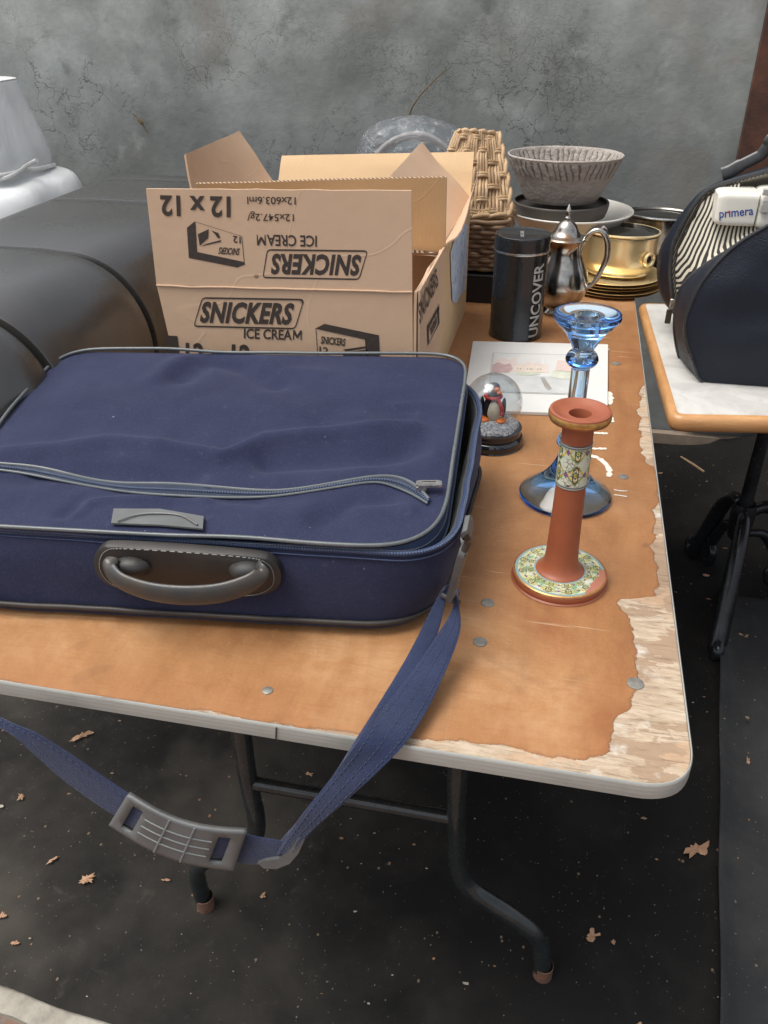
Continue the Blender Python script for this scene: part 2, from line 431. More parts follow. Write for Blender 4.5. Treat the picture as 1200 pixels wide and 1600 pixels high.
def sheet2():
    nx, ny = 40, 120; vs = []
    for j in range(ny+1):
        for i in range(nx+1):
            y = .45+1.5*j/ny; x0 = .362+.119*(y-.83)+.008*mnoise.noise(V(y*3, 1, 0))
            x = x0+(1.6-x0)*(i/nx)**1.5
            dd = x-x0
            z = sheet_z(x, y)+.006+.014*exp(-(dd/.03)**2)+.010*(mnoise.noise(V(x*5+y*1.5, y*2.2, 6)))*min(1, dd/.05)+.004*mnoise.noise(V(x*16, y*6, 2))*min(1, dd/.04)
            vs.append(V(x, y, max(z, sheet_z(x, y)+.004)))
    return vs, [(j*(nx+1)+i, j*(nx+1)+i+1, (j+1)*(nx+1)+i+1, (j+1)*(nx+1)+i) for j in range(ny) for i in range(nx)]
o = obj('groundsheet_fold', solidify and sheet2(), m_dusty, None, smooth=60); o['kind'] = 'structure'
solidify(o, .003, -1)

# --- dry leaves and litter
k = NT('dry_leaf')
inf = k.n('ShaderNodeObjectInfo')
m_leaf = k.set(col=k.mix(k.noise(60, 4), k.mix(inf.outputs['Random'], (.36, .20, .11), (.24, .115, .06)), (.42, .27, .17)), rough=.8, nrm=k.bump(k.noise(90, 3), .5, .003))
def leaf_mesh(size, rot, seed, c, lobes=5, slim=1.0):
    rng = random.Random(seed); pts = []
    N = 22
    for i in range(N):
        a = 2*pi*i/N; r = size*(.62+.10*cos(lobes*a+seed)+.15*cos(2*a+seed*2.3)+.34*rng.uniform(-1, 1)); r = max(r, size*.2)
        pts.append((r*cos(a), r*sin(a)*slim))
    vs = [V(0, 0, size*.12)]; fs = []
    for lv in (.5, 1.0):
        for x, y in pts: vs.append(V(x*lv, y*lv, size*(.12-.1*lv)+size*.22*mnoise.noise(V(x*40/size*.05, y*40/size*.05, seed))*lv+abs(y)*.25))
    for i in range(N):
        j = (i+1) % N; fs.append((0, 1+i, 1+j)); fs.append((1+i, 1+N+i, 1+N+j, 1+j))
    ca, sa = cos(rot), sin(rot); base = sheet_z(c.x, c.y)+.004
    zmin = min(v.z for v in vs)
    return [V(c.x+v.x*ca-v.y*sa, c.y+v.x*sa+v.y*ca, base+v.z-zmin) for v in vs], fs
LV = [((1088, 1330), .030, 1.0, 'large curled brown leaf on the black groundsheet right of the table corner', 4, .8),
      ((925, 1464), .017, .3, 'torn brown leaf on the groundsheet right of the table foot', 3, .8),
      ((958, 1473), .007, .3, 'tiny brown leaf scrap beside the torn leaf by the table foot', 3, .8),
      ((1168, 1191), .012, 1.4, 'small brown leaf lying on the dusty folded sheet at the right', 3, .6),
      ((1103, 901), .015, .1, 'dark brown leaf in the shade under the second table', 2, .5),
      ((1162, 997), .017, .9, 'pale tan leaf beside the iron table foot', 2, .8),
      ((128, 1152), .030, .7, 'long pale dry leaf under the hanging shoulder strap', 2, .32),
      ((34, 1247), .013, .2, 'small reddish leaf at the left below the strap', 3, .7),
      ((82, 1345), .014, 1.2, 'forked grey brown leaf on the groundsheet at the lower left', 2, .5),
      ((137, 1376), .020, .4, 'flat crumpled leaf left of the small rear table foot', 4, .8),
      ((4, 1432), .012, 1.3, 'orange leaf at the left edge of the photo', 3, .8),
      ((258, 1377), .010, .1, 'narrow brown leaf just left of the far table foot', 2, .5),
      ((412, 1401), .008, .2, 'small brown leaf right of the far table foot', 3, .8),
      ((484, 1212), .010, .2, 'small pinkish leaf on the sheet behind the table crossbar', 3, .7),
      ((1031, 741), .010, .2, 'small red brown leaf on the sheet near the wall foot', 3, .8),
      ((1150, 801), .012, .6, 'yellow brown leaf under the marble topped table', 3, .6),
      ((24, 1475), .008, .5, 'little brown leaf flake near the concrete strip', 3, .8),
      ((1000, 1605), .010, .5, 'brown leaf at the bottom of the photo', 3, .7)]
for i, (p, s, r, lab, lb, sl_) in enumerate(LV):
    c = PZ(p, .012); o = obj('dry_leaf', leaf_mesh(s, r, i*1.7+.3, c, lb, sl_), m_leaf, None, loc=(c.x, c.y, sheet_z(c.x, c.y)+.004)); tagit(o, lab, 'leaf', 'dry leaves on the groundsheet')
a, b = PZ((1064, 714), .016), PZ((1100, 737), .016)
o = obj('stick', tube([a, a.lerp(b, .5)+V(0, 0, .002), b], .004, 6), simple('pale_wood', (.34, .22, .12), (.25, .16, .09), 40), None, loc=a); tagit(o, 'short straight pale stick on the sheet near the wall foot', 'stick')
vs, fs = [], []
rng = random.Random(5)
for i in range(400):
    x = rng.uniform(-1.1, .95); y = rng.uniform(.62, 2.6); s = .75* rng.choice((.0015, .002, .002, .003, .003, .004, .006, .009))*rng.uniform(.6, 1.1); a = rng.uniform(0, 6)
    n = len(vs); kk = rng.randint(4, 6); z = sheet_z(x, y)+.003+(.02 if x > .40 else 0)
    for q in range(kk): vs.append(V(x+s*cos(a+q*2*pi/kk)*rng.uniform(.5, 1.3), y+s*.6*sin(a+q*2*pi/kk)*rng.uniform(.5, 1.3), z+rng.uniform(0, .0015)))
    fs.append(tuple(range(n, n+kk)))
k = NT('litter_flakes'); g = k.n('ShaderNodeNewGeometry')
m_lit = k.set(col=k.ramp(g.outputs['Random Per Island'], [(0., (.30, .17, .09)), (.4, (.20, .13, .08)), (.7, (.40, .36, .29)), (1., (.28, .26, .23))]), rough=.85)
o = obj('litter', (vs, fs), m_lit, None, smooth=0); tagit(o, 'fine dry leaf crumbs scattered over the black groundsheet', 'litter', None, 'stuff')
# ================================================================== TRESTLE TABLE
TX, TY = -.234, 1.5
table = thing('trestle_table', 'long orange brown trestle table with peeling veneer and pale metal edging', 'table', (TX, TY, 0))
k = NT('worn_plywood'); x, y, z = k.xyz()
Yw = k.math('DIVIDE', k.math('ADD', y, TY-.55), 1.95)
Xw = k.math('DIVIDE', k.math('ADD', x, TX+.66), .85)
def yy(v): return (v-.55)/1.95
def xx(v): return (v+.66)/.85
wr = k.curve(Yw, [(0, .95), (yy(.62), .9), (yy(.66), .84), (yy(.70), .62), (yy(.80), .56), (yy(.855), .62), (yy(.865), .74), (yy(.885), .70), (yy(.90), .26),
                  (yy(.94), .16), (yy(1.03), .17), (yy(1.12), .12), (yy(1.19), .0), (yy(1.25), .0), (yy(1.262), .17), (yy(1.30), .25), (yy(1.40), .22), (yy(1.48), .19), (yy(1.56), .12), (yy(1.60), -.05), (1, -.05)])
wf = k.curve(Xw, [(0, .0), (xx(-.5), .0), (xx(-.3), .0), (xx(-.16), .05), (xx(-.12), .14), (xx(-.06), .22), (xx(-.01), .26), (xx(.0), .26), (xx(.02), .18), (xx(.04), .18), (xx(.07), .24), (xx(.1), .50), (xx(.12), .9), (1, 1.)])
dr = k.math('SUBTRACT', .411, x); df = k.math('ADD', y, .908)
# chipped outline: blocky along the grain plus noise
ns = k.math('ADD', k.math('MULTIPLY', k.math('SUBTRACT', k.noise(38, 6, .7), .5), .024), k.math('MULTIPLY', k.math('SUBTRACT', k.noise(9, 2, .5, 0, k.map(sc=(1, 2.2, 1))), .5), .020))
er = k.math('ADD', k.math('SUBTRACT', k.math('MULTIPLY', wr, .092), dr), ns)
ef = k.math('ADD', k.math('SUBTRACT', k.math('MULTIPLY', wf, .075), df), k.math('MULTIPLY', ns, .8))
e = k.math('MAXIMUM', er, ef)
worn = k.step(e, -.0006, .0009); rim = k.math('MULTIPLY', k.step(e, -.004, 0.), k.math('SUBTRACT', 1., k.step(e, 0., .002)))
film = k.ramp(k.noise(4.2, 8, .68, .5), [(.27, (.27, .118, .050)), (.42, (.41, .195, .083)), (.56, (.51, .262, .120)), (.72, (.68, .42, .24))])
gr = k.noise(30, 6, .7, .3, k.map(sc=(1, 9, 1)))
film = k.mix(k.math('MULTIPLY', k.step(gr, .45, .8), .45), film, (.36, .145, .055))
film = k.mix(k.math('MULTIPLY', k.step(k.noise(300, 3), .52, .75), .38), film, (.66, .40, .23))
film = k.mix(k.math('MULTIPLY', k.step(k.noise(2.6, 4, .6, .4, k.map(loc=(2, 4, 0))), .52, .7), .35), film, (.62, .36, .20))
film = k.mix(k.math('MULTIPLY', k.step(k.noise(4.4, 5, .6, .4, k.map(loc=(6, 1, 0))), .54, .70), .65), film, (.33, .115, .048))
film = k.mix(k.math('MULTIPLY', k.step(k.noise(26, 6, .75, .6, k.map(loc=(1, 7, 0))), .66, .74), .5), film, (.68, .48, .34))
film = k.mix(k.math('MULTIPLY', k.step(k.noise(20, 4, .6, .4, k.map(loc=(9, 2, 0))), .70, .76), .5), film, (.15, .085, .05))
scr = None
for rot, lc, sc in ((.35, 0, 4.), (-.5, 3, 5.), (1.2, 6, 4.5), (-1.0, 8, 6.)):
    v_ = k.map(sc=(1.2, 30, 1), rot=(0, 0, rot), loc=(lc, lc, 0)); q = k.step(k.noise(sc, 3, .5, .2, v_), .69, .73)
    q = k.math('MULTIPLY', q, k.step(k.noise(5, 3, .5, 0, k.map(loc=(lc, 3, 1))), .5, .6)); scr = q if scr is None else k.math('MAXIMUM', scr, q)
film = k.mix(k.math('MULTIPLY', scr, .7), film, (.74, .55, .40))
film = k.mix(k.math('MULTIPLY', k.step(k.noise(150, 4, .7), .66, .74), .5), film, (.17, .075, .035))
film = k.mix(k.math('MULTIPLY', k.step(e, -.10, -.002), .30), film, (.36, .14, .05))
film = k.mix(1.0, film, k.ramp(k.noise(13, 6, .7, .3, k.map(loc=(5, 2, 0), sc=(1.6, .3, 1))), [(.28, (.80, .77, .75)), (.5, (.97, .97, .97)), (.72, (1.08, 1.10, 1.12))]), 'MULTIPLY')
film = k.mix(k.math('MULTIPLY', k.step(k.noise(7, 3, .5, 2.2, k.map(loc=(2, 9, 0))), .66, .73), .16), film, (.17, .085, .05))
film = k.mix(.10, film, (.26, .16, .09))
film = k.mix(1.0, film, (.77, .735, .66), 'MULTIPLY')
film = k.mix(k.math('MULTIPLY', rim, .55), film, (.20, .085, .035))  # dark line at the peel edge paints the film's thin shadow
gx = k.noise(22, 7, .75, .4, k.map(sc=(1, 5, 1)))
blk = k.noise(9, 6, .6, .1, k.map(sc=(.8, 2.2, 1), loc=(1.3, .4, 0)))
wood = k.ramp(gx, [(.25, (.25, .18, .12)), (.5, (.44, .34, .24)), (.75, (.57, .49, .385))])
wood = k.mix(k.math('MULTIPLY', k.step(blk, .515, .525), .85), wood, k.mix(k.noise(50, 4), (.28, .185, .115), (.345, .24, .16)))
wood = k.mix(k.math('MULTIPLY', k.step(k.noise(11, 5, .65, .2, k.map(sc=(1, 2.0, 1), loc=(4, 4, 0))), .55, .58), .7), wood, (.47, .315, .20))
wood = k.mix(k.math('MULTIPLY', k.step(k.noise(60, 5, .7, .3, k.map(sc=(.5, 4, 1))), .50, .68), .75), wood, (.20, .135, .09))
wood = k.mix(k.math('MULTIPLY', k.step(k.noise(17, 4, .6), .56, .68), .7), wood, (.64, .61, .55))
c = k.mix(worn, film, wood)
ht = k.math('ADD', k.math('MULTIPLY', k.math('SUBTRACT', 1., worn), .9), k.math('ADD', k.math('MULTIPLY', gx, k.math('MULTIPLY', worn, .7)), k.math('MULTIPLY', gr, .10)))
m_top = k.set(col=c, rough=k.math('ADD', k.math('MULTIPLY_ADD', k.noise(7, 4), .2, .42), k.math('MULTIPLY', worn, .28)), nrm=k.bump(ht, .7, .0028), spec=.3)
TXL, TXR, TYF, TYB = -.645, .175, .592, 2.50
top_loop = rrect([V(TXL, TYF, 0), V(TXR, TYF, 0), V(TXR, TYB, 0), V(TXL, TYB, 0)], .055, 12)
tl = [p+V(0, 0, .722) for p in top_loop]; th = [p+V(0, 0, .74) for p in top_loop]
obj('tabletop', loft([tl, th], True, True, True), m_top, table, smooth=30)
k = NT('edge_trim'); x, y, z = k.xyz()
rb = k.math('SINE', k.math('MULTIPLY', z, 2*pi/.0055))
c = k.mix(k.step(k.noise(9, 5, .65, .2), .45, .75), (.42, .43, .40), (.33, .34, .315))
c = k.mix(k.math('MULTIPLY', k.step(k.noise(26, 4, .6, 0, k.map(sc=(.5, .5, 14))), .63, .70), .45), c, (.16, .15, .13))
m_trim = k.set(col=c, rough=.42, metal=.25, nrm=k.bump(k.math('ADD', k.math('MULTIPLY', rb, .15), k.math('MULTIPLY', k.noise(60, 4), .3)), .30, .0010))
cx_, cy_ = (TXL+TXR)/2, (TYF+TYB)/2
def offs(loop, d):
    out = []; n = len(loop)
    for i in range(n):
        t = loop[(i+1) % n]-loop[i-1]; t.normalize(); out.append(loop[i]+V(t.y, -t.x, 0)*d)
    return out
prof = [(.0005, .7415), (.0014, .7418), (.0024, .7405), (.0026, .737), (.0026, .7245), (.0020, .7208), (.0005, .7200)]
obj('edge_trim', loft([[p+V(0, 0, z_) for p in offs(top_loop, d_)] for d_, z_ in prof+prof[:1]], True), m_trim, table, smooth=50)
js = PY((430, 1135), TYF-.004); obj('trim_joint', obox((js.x, TYF-.0035, .731), (.0006, 0, .0003), (0, .0006, 0), (.0008, 0, .0088)), simple('dark_gap', (.03, .028, .025)), table)
m_steel = simple('painted_tube', (.018, .023, .025), (.036, .040, .040), 25, .27, .35, 90, .12, .001, .1, .3)
m_rustcap = simple('rusty_foot', (.16, .075, .045), (.09, .05, .035), 60, .85, 0, 150, .5, .002)
def leg_frame(yp, nm='leg'):
    def LP(pts): return [PY(p, .815)+V(0, yp-.815, 0) for p in pts]
    R_ = [V(-.074, yp, .721)]+LP([(715, 1200), (713, 1300), (716, 1352), (735, 1388), (800, 1432), (838, 1463), (847, 1492)])+[V(.088, yp, .004)]
    L_ = [V(-.392, yp, .721)]+LP([(375, 1130), (388, 1220), (401, 1285), (392, 1312), (350, 1330), (312, 1352), (309, 1375)])+[V(-.502, yp, .004)]
    for pts, lx in ((R_, 1), (L_, -1)):
        lg = obj(nm, tube(catmull(pts, 8), .0145, 14), m_steel, table)
        e_ = pts[-1]; obj('foot_cap', lathe((e_.x, e_.y, 0), [(0, .006), (.0155, .006), (.0158, .04), (.0148, .041)], 20), m_rustcap, lg)
    a_, b_ = LP([(388, 1222), (704, 1277)])
    obj('crossbar', tube([a_, b_], .011, 12), m_steel, table)
    obj('hinge_rail', tube([V(-.45, yp, .706), V(0, yp, .706)], .009, 10), m_steel, table)
leg_frame(.815); leg_frame(2.2)
# folding brace from the near leg frame up to the board
obj('brace', tube([V(-.23, .83, .37), V(-.23, 1.2, .705)], .007, 8), m_steel, table)
m_rivet = simple('rivet_metal', (.30, .29, .26), (.20, .18, .15), 120, .5, .5)
for p, r in (((762, 942), .0085), ((750, 1003), .0085), ((993, 1068), .0095), ((974, 745), .008), ((418, 1079), .006), ((962, 568), .009), ((968, 478+90), .004)):
    c0 = PZ(p, .7405); obj('rivet', lathe(c0, [(r*1.0, -.001), (r*.98, .0006), (r*.8, .0011), (0, .0012)], 20), m_rivet, table)
# splashes of old white paint
k = NT('old_white_paint'); m_wp = k.set(col=k.mix(k.step(k.noise(120, 4), .5, .7), (.72, .66, .56), (.55, .45, .34)), rough=.8, nrm=k.bump(k.noise(160, 4), .5, .002))
def dab(pts, wd, seed):
    P3 = catmull([PZ(p, .7408) for p in pts], 5); vs, fs = [], []; N = len(P3)
    for i, p in enumerate(P3):
        t = (P3[min(i+1, N-1)]-P3[max(i-1, 0)]).normalized(); n_ = V(-t.y, t.x, 0)
        w_ = wd*(.75+.5*mnoise.noise(V(i*.9, seed, 0))+.25*mnoise.noise(V(i*2.9, seed, 5)))*(.5 if i in (0, N-1) else 1)
        vs += [p+n_*w_, p+V(0, 0, .0007), p-n_*w_*(.8+.4*mnoise.noise(V(i*1.3, 3, seed)))]
    for i in range(N-1): fs += [(i*3, i*3+1, i*3+4, i*3+3), (i*3+1, i*3+2, i*3+5, i*3+4)]
    return vs, fs
for q_ in (([(925, 538), (940, 541), (951, 547)], .008, 1), ([(951, 612), (953, 622), (951, 632)], .008, 2), ([(955, 651), (957, 660)], .005, 3),
           ([(925, 676), (940, 677), (950, 677)], .005, 4), ([(925, 701), (938, 701), (948, 701)], .005, 5), ([(920, 711), (935, 716), (947, 726), (952, 737), (950, 745)], .0065, 6),
           ([(959, 765), (970, 767), (980, 767)], .0022, 7), ([(959, 773), (968, 774), (980, 776)], .0022, 8)):
    obj('paint_mark', dab(*q_), m_wp, table)

# ================================================================== SUITCASE
k = NT('navy_cloth')
wv = k.noise(900, 2); 
c = k.ramp(k.noise(7, 6, .65), [(.3, (.0155, .0190, .047)), (.7, (.028, .032, .068))])
c = k.mix(k.math('MULTIPLY', k.step(k.noise(450, 3), .52, .72), .38), c, (.056, .060, .105))
c = k.mix(k.math('MULTIPLY', k.step(k.noise(70, 5, .7), .58, .78), .3), c, (.085, .085, .125))
c = k.mix(k.step(k.noise(85, 3, .7, .8, k.map(loc=(3, 3, 3))), .735, .765), c, (.22, .22, .27))
m_navy = k.set(col=c, rough=.88, sheen=.16, spec=.2, nrm=k.bump(k.math('ADD', k.math('MULTIPLY', wv, .6), k.noise(160, 4)), .5, .0012))
k.b.inputs['Sheen Tint'].default_value = (.55, .6, .8, 1); k.b.inputs['Sheen Roughness'].default_value = .4
k = NT('navy_webbing')
c = k.ramp(k.noise(14, 5), [(.3, (.0135, .0205, .053)), (.7, (.026, .037, .088))])
c = k.mix(k.math('MULTIPLY', k.step(k.noise(55, 5, .7), .55, .75), .35), c, (.03, .03, .06))
m_web = k.set(col=c, rough=.85, spec=.2, sheen=.2, nrm=k.bump(k.math('ADD', k.noise(700, 2), k.math('MULTIPLY', k.noise(90, 4), .8)), .8, .0016))
m_tape = simple('zip_tape', (.018, .034, .085), (.030, .05, .11), 60, .75, bs=600, bst=.4)
m_teeth = simple('zip_teeth', (.09, .12, .19), (.05, .07, .13), 700, .45, bs=900, bst=.8)
m_pipe = simple('grey_piping', (.085, .098, .105), (.12, .13, .132), 20, .26, bs=200, bst=.08, rvar=.06)
m_dplast = simple('dark_plastic', (.016, .016, .016), (.042, .034, .028), 14, .52, bs=300, bst=.2)
m_gplast = simple('grey_plastic', (.125, .13, .13), (.085, .088, .086), 18, .4, bs=200, bst=.15)
m_lin = simple('dark_lining', (.075, .078, .08), (.04, .042, .045), 30, .8)
m_chrome = simple('zip_metal', (.62, .60, .56), (.42, .40, .36), 200, .28, 1, 300, .3)
suit = thing('suitcase', 'navy blue soft suitcase with half open lid and grey piping', 'suitcase', (-.40, .93, .741))
LP0, LN = V(0, .74, .862), V(0, -.15, 1)
def plz(y_): return .862+.15*(y_-.74)
FR, BR, BL, L0, F0 = (PP(p, LP0, LN) for p in ((685, 860), (731, 559), (98, 549), (0, 668), (0, 823)))
def isect(a, b, c, d):
    r = b-a; s = d-c; t = ((c.x-a.x)*s.y-(c.y-a.y)*s.x)/(r.x*s.y-r.y*s.x); q = a+r*t; return V(q.x, q.y, plz(q.y))
FL = isect(FR, F0, BL, L0)
lid_loop = rrect([FL, FR, BR, BL], [.07, .085, .055, .06], 14)
ctr = (FL+FR+BR+BL)/4
def plpx(pts): return [PP(p, LP0, LN) for p in pts]
creases = [([(0, 712), (90, 704), (177, 698), (250, 704), (330, 716)], .012, .0055), ([(345, 722), (413, 695), (530, 681), (647, 672)], .011, .0065),
           ([(420, 720), (520, 716), (600, 712), (650, 700)], .022, -.0105), ([(60, 735), (180, 742), (300, 745)], .022, -.0065),
           ([(120, 803), (143, 786), (180, 782), (260, 783), (320, 790)], .008, .0035), ([(100, 800), (128, 776)], .01, -.003),
           ([(285, 590), (330, 560), (385, 572), (430, 598)], .026, -.008), ([(240, 600), (270, 575), (300, 556)], .016, .004), ([(395, 560), (430, 580), (500, 590)], .018, .003),
           ([(610, 638), (660, 636), (706, 637)], .006, .0022), ([(560, 660), (640, 690), (690, 720)], .02, .003),
           ([(500, 815), (560, 790), (610, 780)], .016, -.004), ([(560, 800), (640, 800)], .012, .003), ([(0, 745), (100, 763), (200, 780), (400, 787)], .014, -.0025),
           ([(130, 640), (200, 650), (300, 640), (420, 650)], .05, .005), ([(40, 780), (120, 800)], .02, -.003), ([(330, 800), (400, 812), (470, 805)], .02, .0035)]
creases = [(plpx(p), w_, h_) for p, w_, h_ in creases]
def segd(x, y, a, b):
    dx, dy = b.x-a.x, b.y-a.y; t = max(0, min(1, ((x-a.x)*dx+(y-a.y)*dy)/(dx*dx+dy*dy))); return (x-a.x-dx*t)**2+(y-a.y-dy*t)**2
def lidz(x, y, d=.1):
    z_ = plz(y); s = 1-exp(-d/.016)
    b_ = .0045*(1-exp(-d/.03)) + .0035*mnoise.noise(V(x*7, y*7, 2))*s + .0022*mnoise.noise(V(x*20, y*14, 5))*s
    for pl, w_, h_ in creases:
        h_ *= 1.65
        m = min(segd(x, y, a, b) for a, b in zip(pl, pl[1:]))
        if m < 9*w_*w_: b_ += h_*exp(-m/(w_*w_))*min(1, d/.02)
    return z_+b_
def edged(x, y):
    return sqrt(min(segd(x, y, a, b) for a, b in zip(lid_loop, lid_loop[1:]+lid_loop[:1])))
def lid_top():
    loop = []
    for a, b in zip(lid_loop, lid_loop[1:]+lid_loop[:1]):
        n_ = max(1, int((b-a).length/.006))
        loop += [a.lerp(b, i/n_) for i in range(n_)]
    rings = []
    K = 56
    for i in range(K):
        f = (i/K)**1.1; r_ = []
        for p in loop:
            x, y = p.x+(ctr.x-p.x)*f, p.y+(ctr.y-p.y)*f; d = f*min(.2, (p-ctr).length*.85)
            r_.append(V(x, y, lidz(x, y, d)))
        rings.append(r_)
    vs, fs = loft(rings); n = len(vs); vs.append(V(ctr.x, ctr.y, lidz(ctr.x, ctr.y))); m = len(loop)
    fs += [((K-1)*m+i, (K-1)*m+(i+1) % m, n) for i in range(m)]
    return vs, fs
lid = obj('lid', lid_top(), m_navy, suit, smooth=60)
def pipe_pt(p, q):
    h = 0
    for d_ in (.008, .016, .026):
        c_ = p+(V(ctr.x, ctr.y, p.z)-p).normalized()*d_; h = max(h, lidz(c_.x, c_.y, d_)-plz(c_.y)-(.0 if p.y > .9 else .004))
    return q+V(0, 0, .0015+max(0, h))
pl_ = [pipe_pt(p, q) for p, q in zip(lid_loop, offs(lid_loop, .0012))]
for _ in range(6): pl_ = [(pl_[i-1]+pl_[i]*2+pl_[(i+1) % len(pl_)])/4 for i in range(len(pl_))]
obj('piping', tube(pl_, .0025, 10, True), m_pipe, lid)
def lw_(p): t = max(0, min(1, (p.x+.175)/.06)); return t*t*(3-2*t)
def lid_off(f):
    d0, d1 = (.0, 0), (0, 0); o_ = []
    for p, n_ in zip(lid_loop, offs(lid_loop, 1)):
        w_ = lw_(p); nv_ = (n_-p).normalized(); o_.append(p+nv_*(.0045*w_*f-.004*(1-w_)*f)+V(0, 0, -.002-(.008+.017*w_)*f))
    return o_
sw = loft([lid_off(f) for f in (0, .3, .65, 1.0)]+[[V(p.x+(ctr.x-p.x)*.16, p.y+(ctr.y-p.y)*.16, plz(p.y)-.034) for p in lid_off(1.0)]], True, False, True)
obj('lid_border', sw, m_tape, lid)
def teeth(path, closed=False, step=.0034, sz=(.0011, .0017, .0009), up=V(0, 0, 1)):
    out = []; acc = 0; P_ = path+[path[0]] if closed else path
    for a, b in zip(P_, P_[1:]):
        L_ = (b-a).length
        if L_ < 1e-6: continue
        t = (b-a)/L_; s_ = t.cross(up).normalized(); u_ = s_.cross(t)
        while acc < L_: out.append(obox(a+t*acc, t*sz[0], s_*sz[1], u_*sz[2])); acc += step
        acc -= L_
    return join(*out)
obj('zip_teeth', teeth(lid_off(.96), True, up=V(0, 0, 1)), m_teeth, lid, smooth=0)
obj('stitching', tube(lid_off(.45), .0008, 5, True), m_pipe, lid)
def smooth_line(l, n=4):
    for _ in range(n): l = [l[0]]+[(l[i-1]+l[i]*2+l[i+1])/4 for i in range(1, len(l)-1)]+[l[-1]]
    return l
def onlid(pts, up=0, n=6):
    out = []
    for p in catmull([V(*q, 0) for q in pts], n):
        q = PP((p.x, p.y), LP0, LN); z_ = lidz(q.x, q.y); q = PZ((p.x, p.y), z_)
        q.z = lidz(q.x, q.y)+up; out.append(q)
    return out
zt = onlid([(-40, 716), (0, 725), (100, 743), (187, 758), (267, 757), (400, 768), (455, 767), (530, 754), (590, 744), (630, 748), (655, 764), (670, 782)], .0025)
zb = onlid([(-40, 727), (0, 736), (100, 753), (200, 771), (283, 778), (400, 778), (460, 772), (545, 757), (592, 751), (628, 763), (648, 774), (668, 787)], .0012)
zt, zb = smooth_line(zt, 8), smooth_line(zb, 8)
pk = obj('pocket_zip', band([a.lerp(b, -.05) for a, b in zip(zt, zb)], [a.lerp(b, 1.05)-V(0, 0, .001) for a, b in zip(zt, zb)], .0006, 2), simple('dark_zip_gap', (.010, .017, .036), (.016, .026, .055), 60, .7), lid)
obj('upper_piping', tube(zt, .0021, 8), m_pipe, pk); obj('lower_piping', tube(zb, .0016, 8), m_pipe, pk)
obj('teeth', teeth([a.lerp(b, .55)+V(0, 0, .0008) for a, b in zip(zt, zb)]), m_teeth, pk, smooth=0)
q = onlid([(650, 764), (690, 764)], .007, 1); d_ = (q[-1]-q[0]); d_.z *= .3
pa = V(-d_.y, d_.x, 0).normalized()
c0 = q[0]+d_*.5
outer = [c0+d_*sx_*.5+pa*.0065*sy_ for sx_, sy_ in ((-1, -.6), (-.8, -1), (.8, -1), (1, -.6), (1, .6), (.8, 1), (-.8, 1), (-1, .6))]
inner = [c0+(p-c0)*.62 for p in outer]
pull = frame_vf(outer, inner); pull2 = frame_vf([p+V(0, 0, .003) for p in outer], [p+V(0, 0, .003) for p in inner])
sidev = loft([outer, [p+V(0, 0, .003) for p in outer]]); sidei = loft([inner, [p+V(0, 0, .003) for p in inner]])
slid = obox(q[0]+V(0, 0, -.003)+d_*.2, d_*.2, pa*.006, V(0, 0, .003))
tab_ = obox(c0+V(0, 0, .0015), d_*.34, pa*.0028, V(0, 0, .0012))
obj('zip_pull', join(pull, pull2, sidev, sidei, slid, tab_), m_chrome, lid, smooth=30)
bq = [onlid([p, p], .0005, 1)[0] for p in ((178, 797), (250, 797), (318, 804), (317, 827), (250, 822), (174, 819))]
bo = obj('badge', loft([bq, [p+V(0, 0, .0022) for p in bq]], True, True, True), m_gplast, lid, smooth=20)
arc = onlid([(184, 818), (215, 808), (250, 806), (285, 810), (309, 823)], .0046, 5)
obj('raised_rim', tube(arc, .0011, 6), m_gplast, bo)

# body
def body_ring(t, bulge, inset=0, zoff=0):
    b = [V(-.668, .698, .745), V(-.112, .766, .745), V(-.100, 1.185, .745), V(-.715, 1.13, .745)]
    r_ = [V(FL.x-.008, FL.y+.004, .850), V(-.088, .766, .855), V(-.098, 1.195, .895), V(BL.x-.01, BL.y+.02, .89)]
    cs = [p*(1-t)+q_*t for p, q_ in zip(b, r_)]
    lp = rrect(cs, [.05, .085-.01*t, .055+.075*t, .06], 14); o_ = offs(lp, bulge-inset); out = []
    for p in o_:
        nz_ = mnoise.noise(V(p.x*9, p.y*9, t*1.6))*.006*sin(pi*min(1, max(0, t)))+mnoise.noise(V(p.x*22, p.y*22, t*2.5))*.0018
        c_ = V(ctr.x, ctr.y, p.z); out.append(p+(p-c_).normalized()*nz_+V(0, 0, zoff))
    return out
rings = [body_ring(0, 0, .014, -.0035), body_ring(0, 0, .004, -.002)]+[body_ring(t, .0065*sin(pi*min(1, t*1.05))**.7 if t < .95 else 0) for t in [i/14 for i in range(15)]]
body = obj('body', loft(rings, True, True, False), m_navy, suit, smooth=60)
rim_ = body_ring(1, 0)
inn = loft([body_ring(1, 0, .0005, 0), body_ring(1, 0, .005, .001), body_ring(.9, 0, .009), body_ring(.4, 0, .012), body_ring(.15, 0, .02)], True, False, True)
obj('lining', inn, m_lin, body)
obj('rim_zip', tube([p+V(0, 0, .001) for p in rim_], .0032, 8, True), m_tape, body)
obj('rim_teeth', teeth([p+V(0, 0, .0030) for p in offs(rim_, .0022)], True), m_teeth, body, smooth=0)
obj('rim_stitching', tube([p+V(0, 0, -.006) for p in offs(rim_, .003)], .0010, 5, True), m_tape, body)
obj('base_piping', tube([p+V(0, 0, .008) for p in offs(body_ring(0.05, .003), .0040)], .0033, 10, True), m_dplast, body)
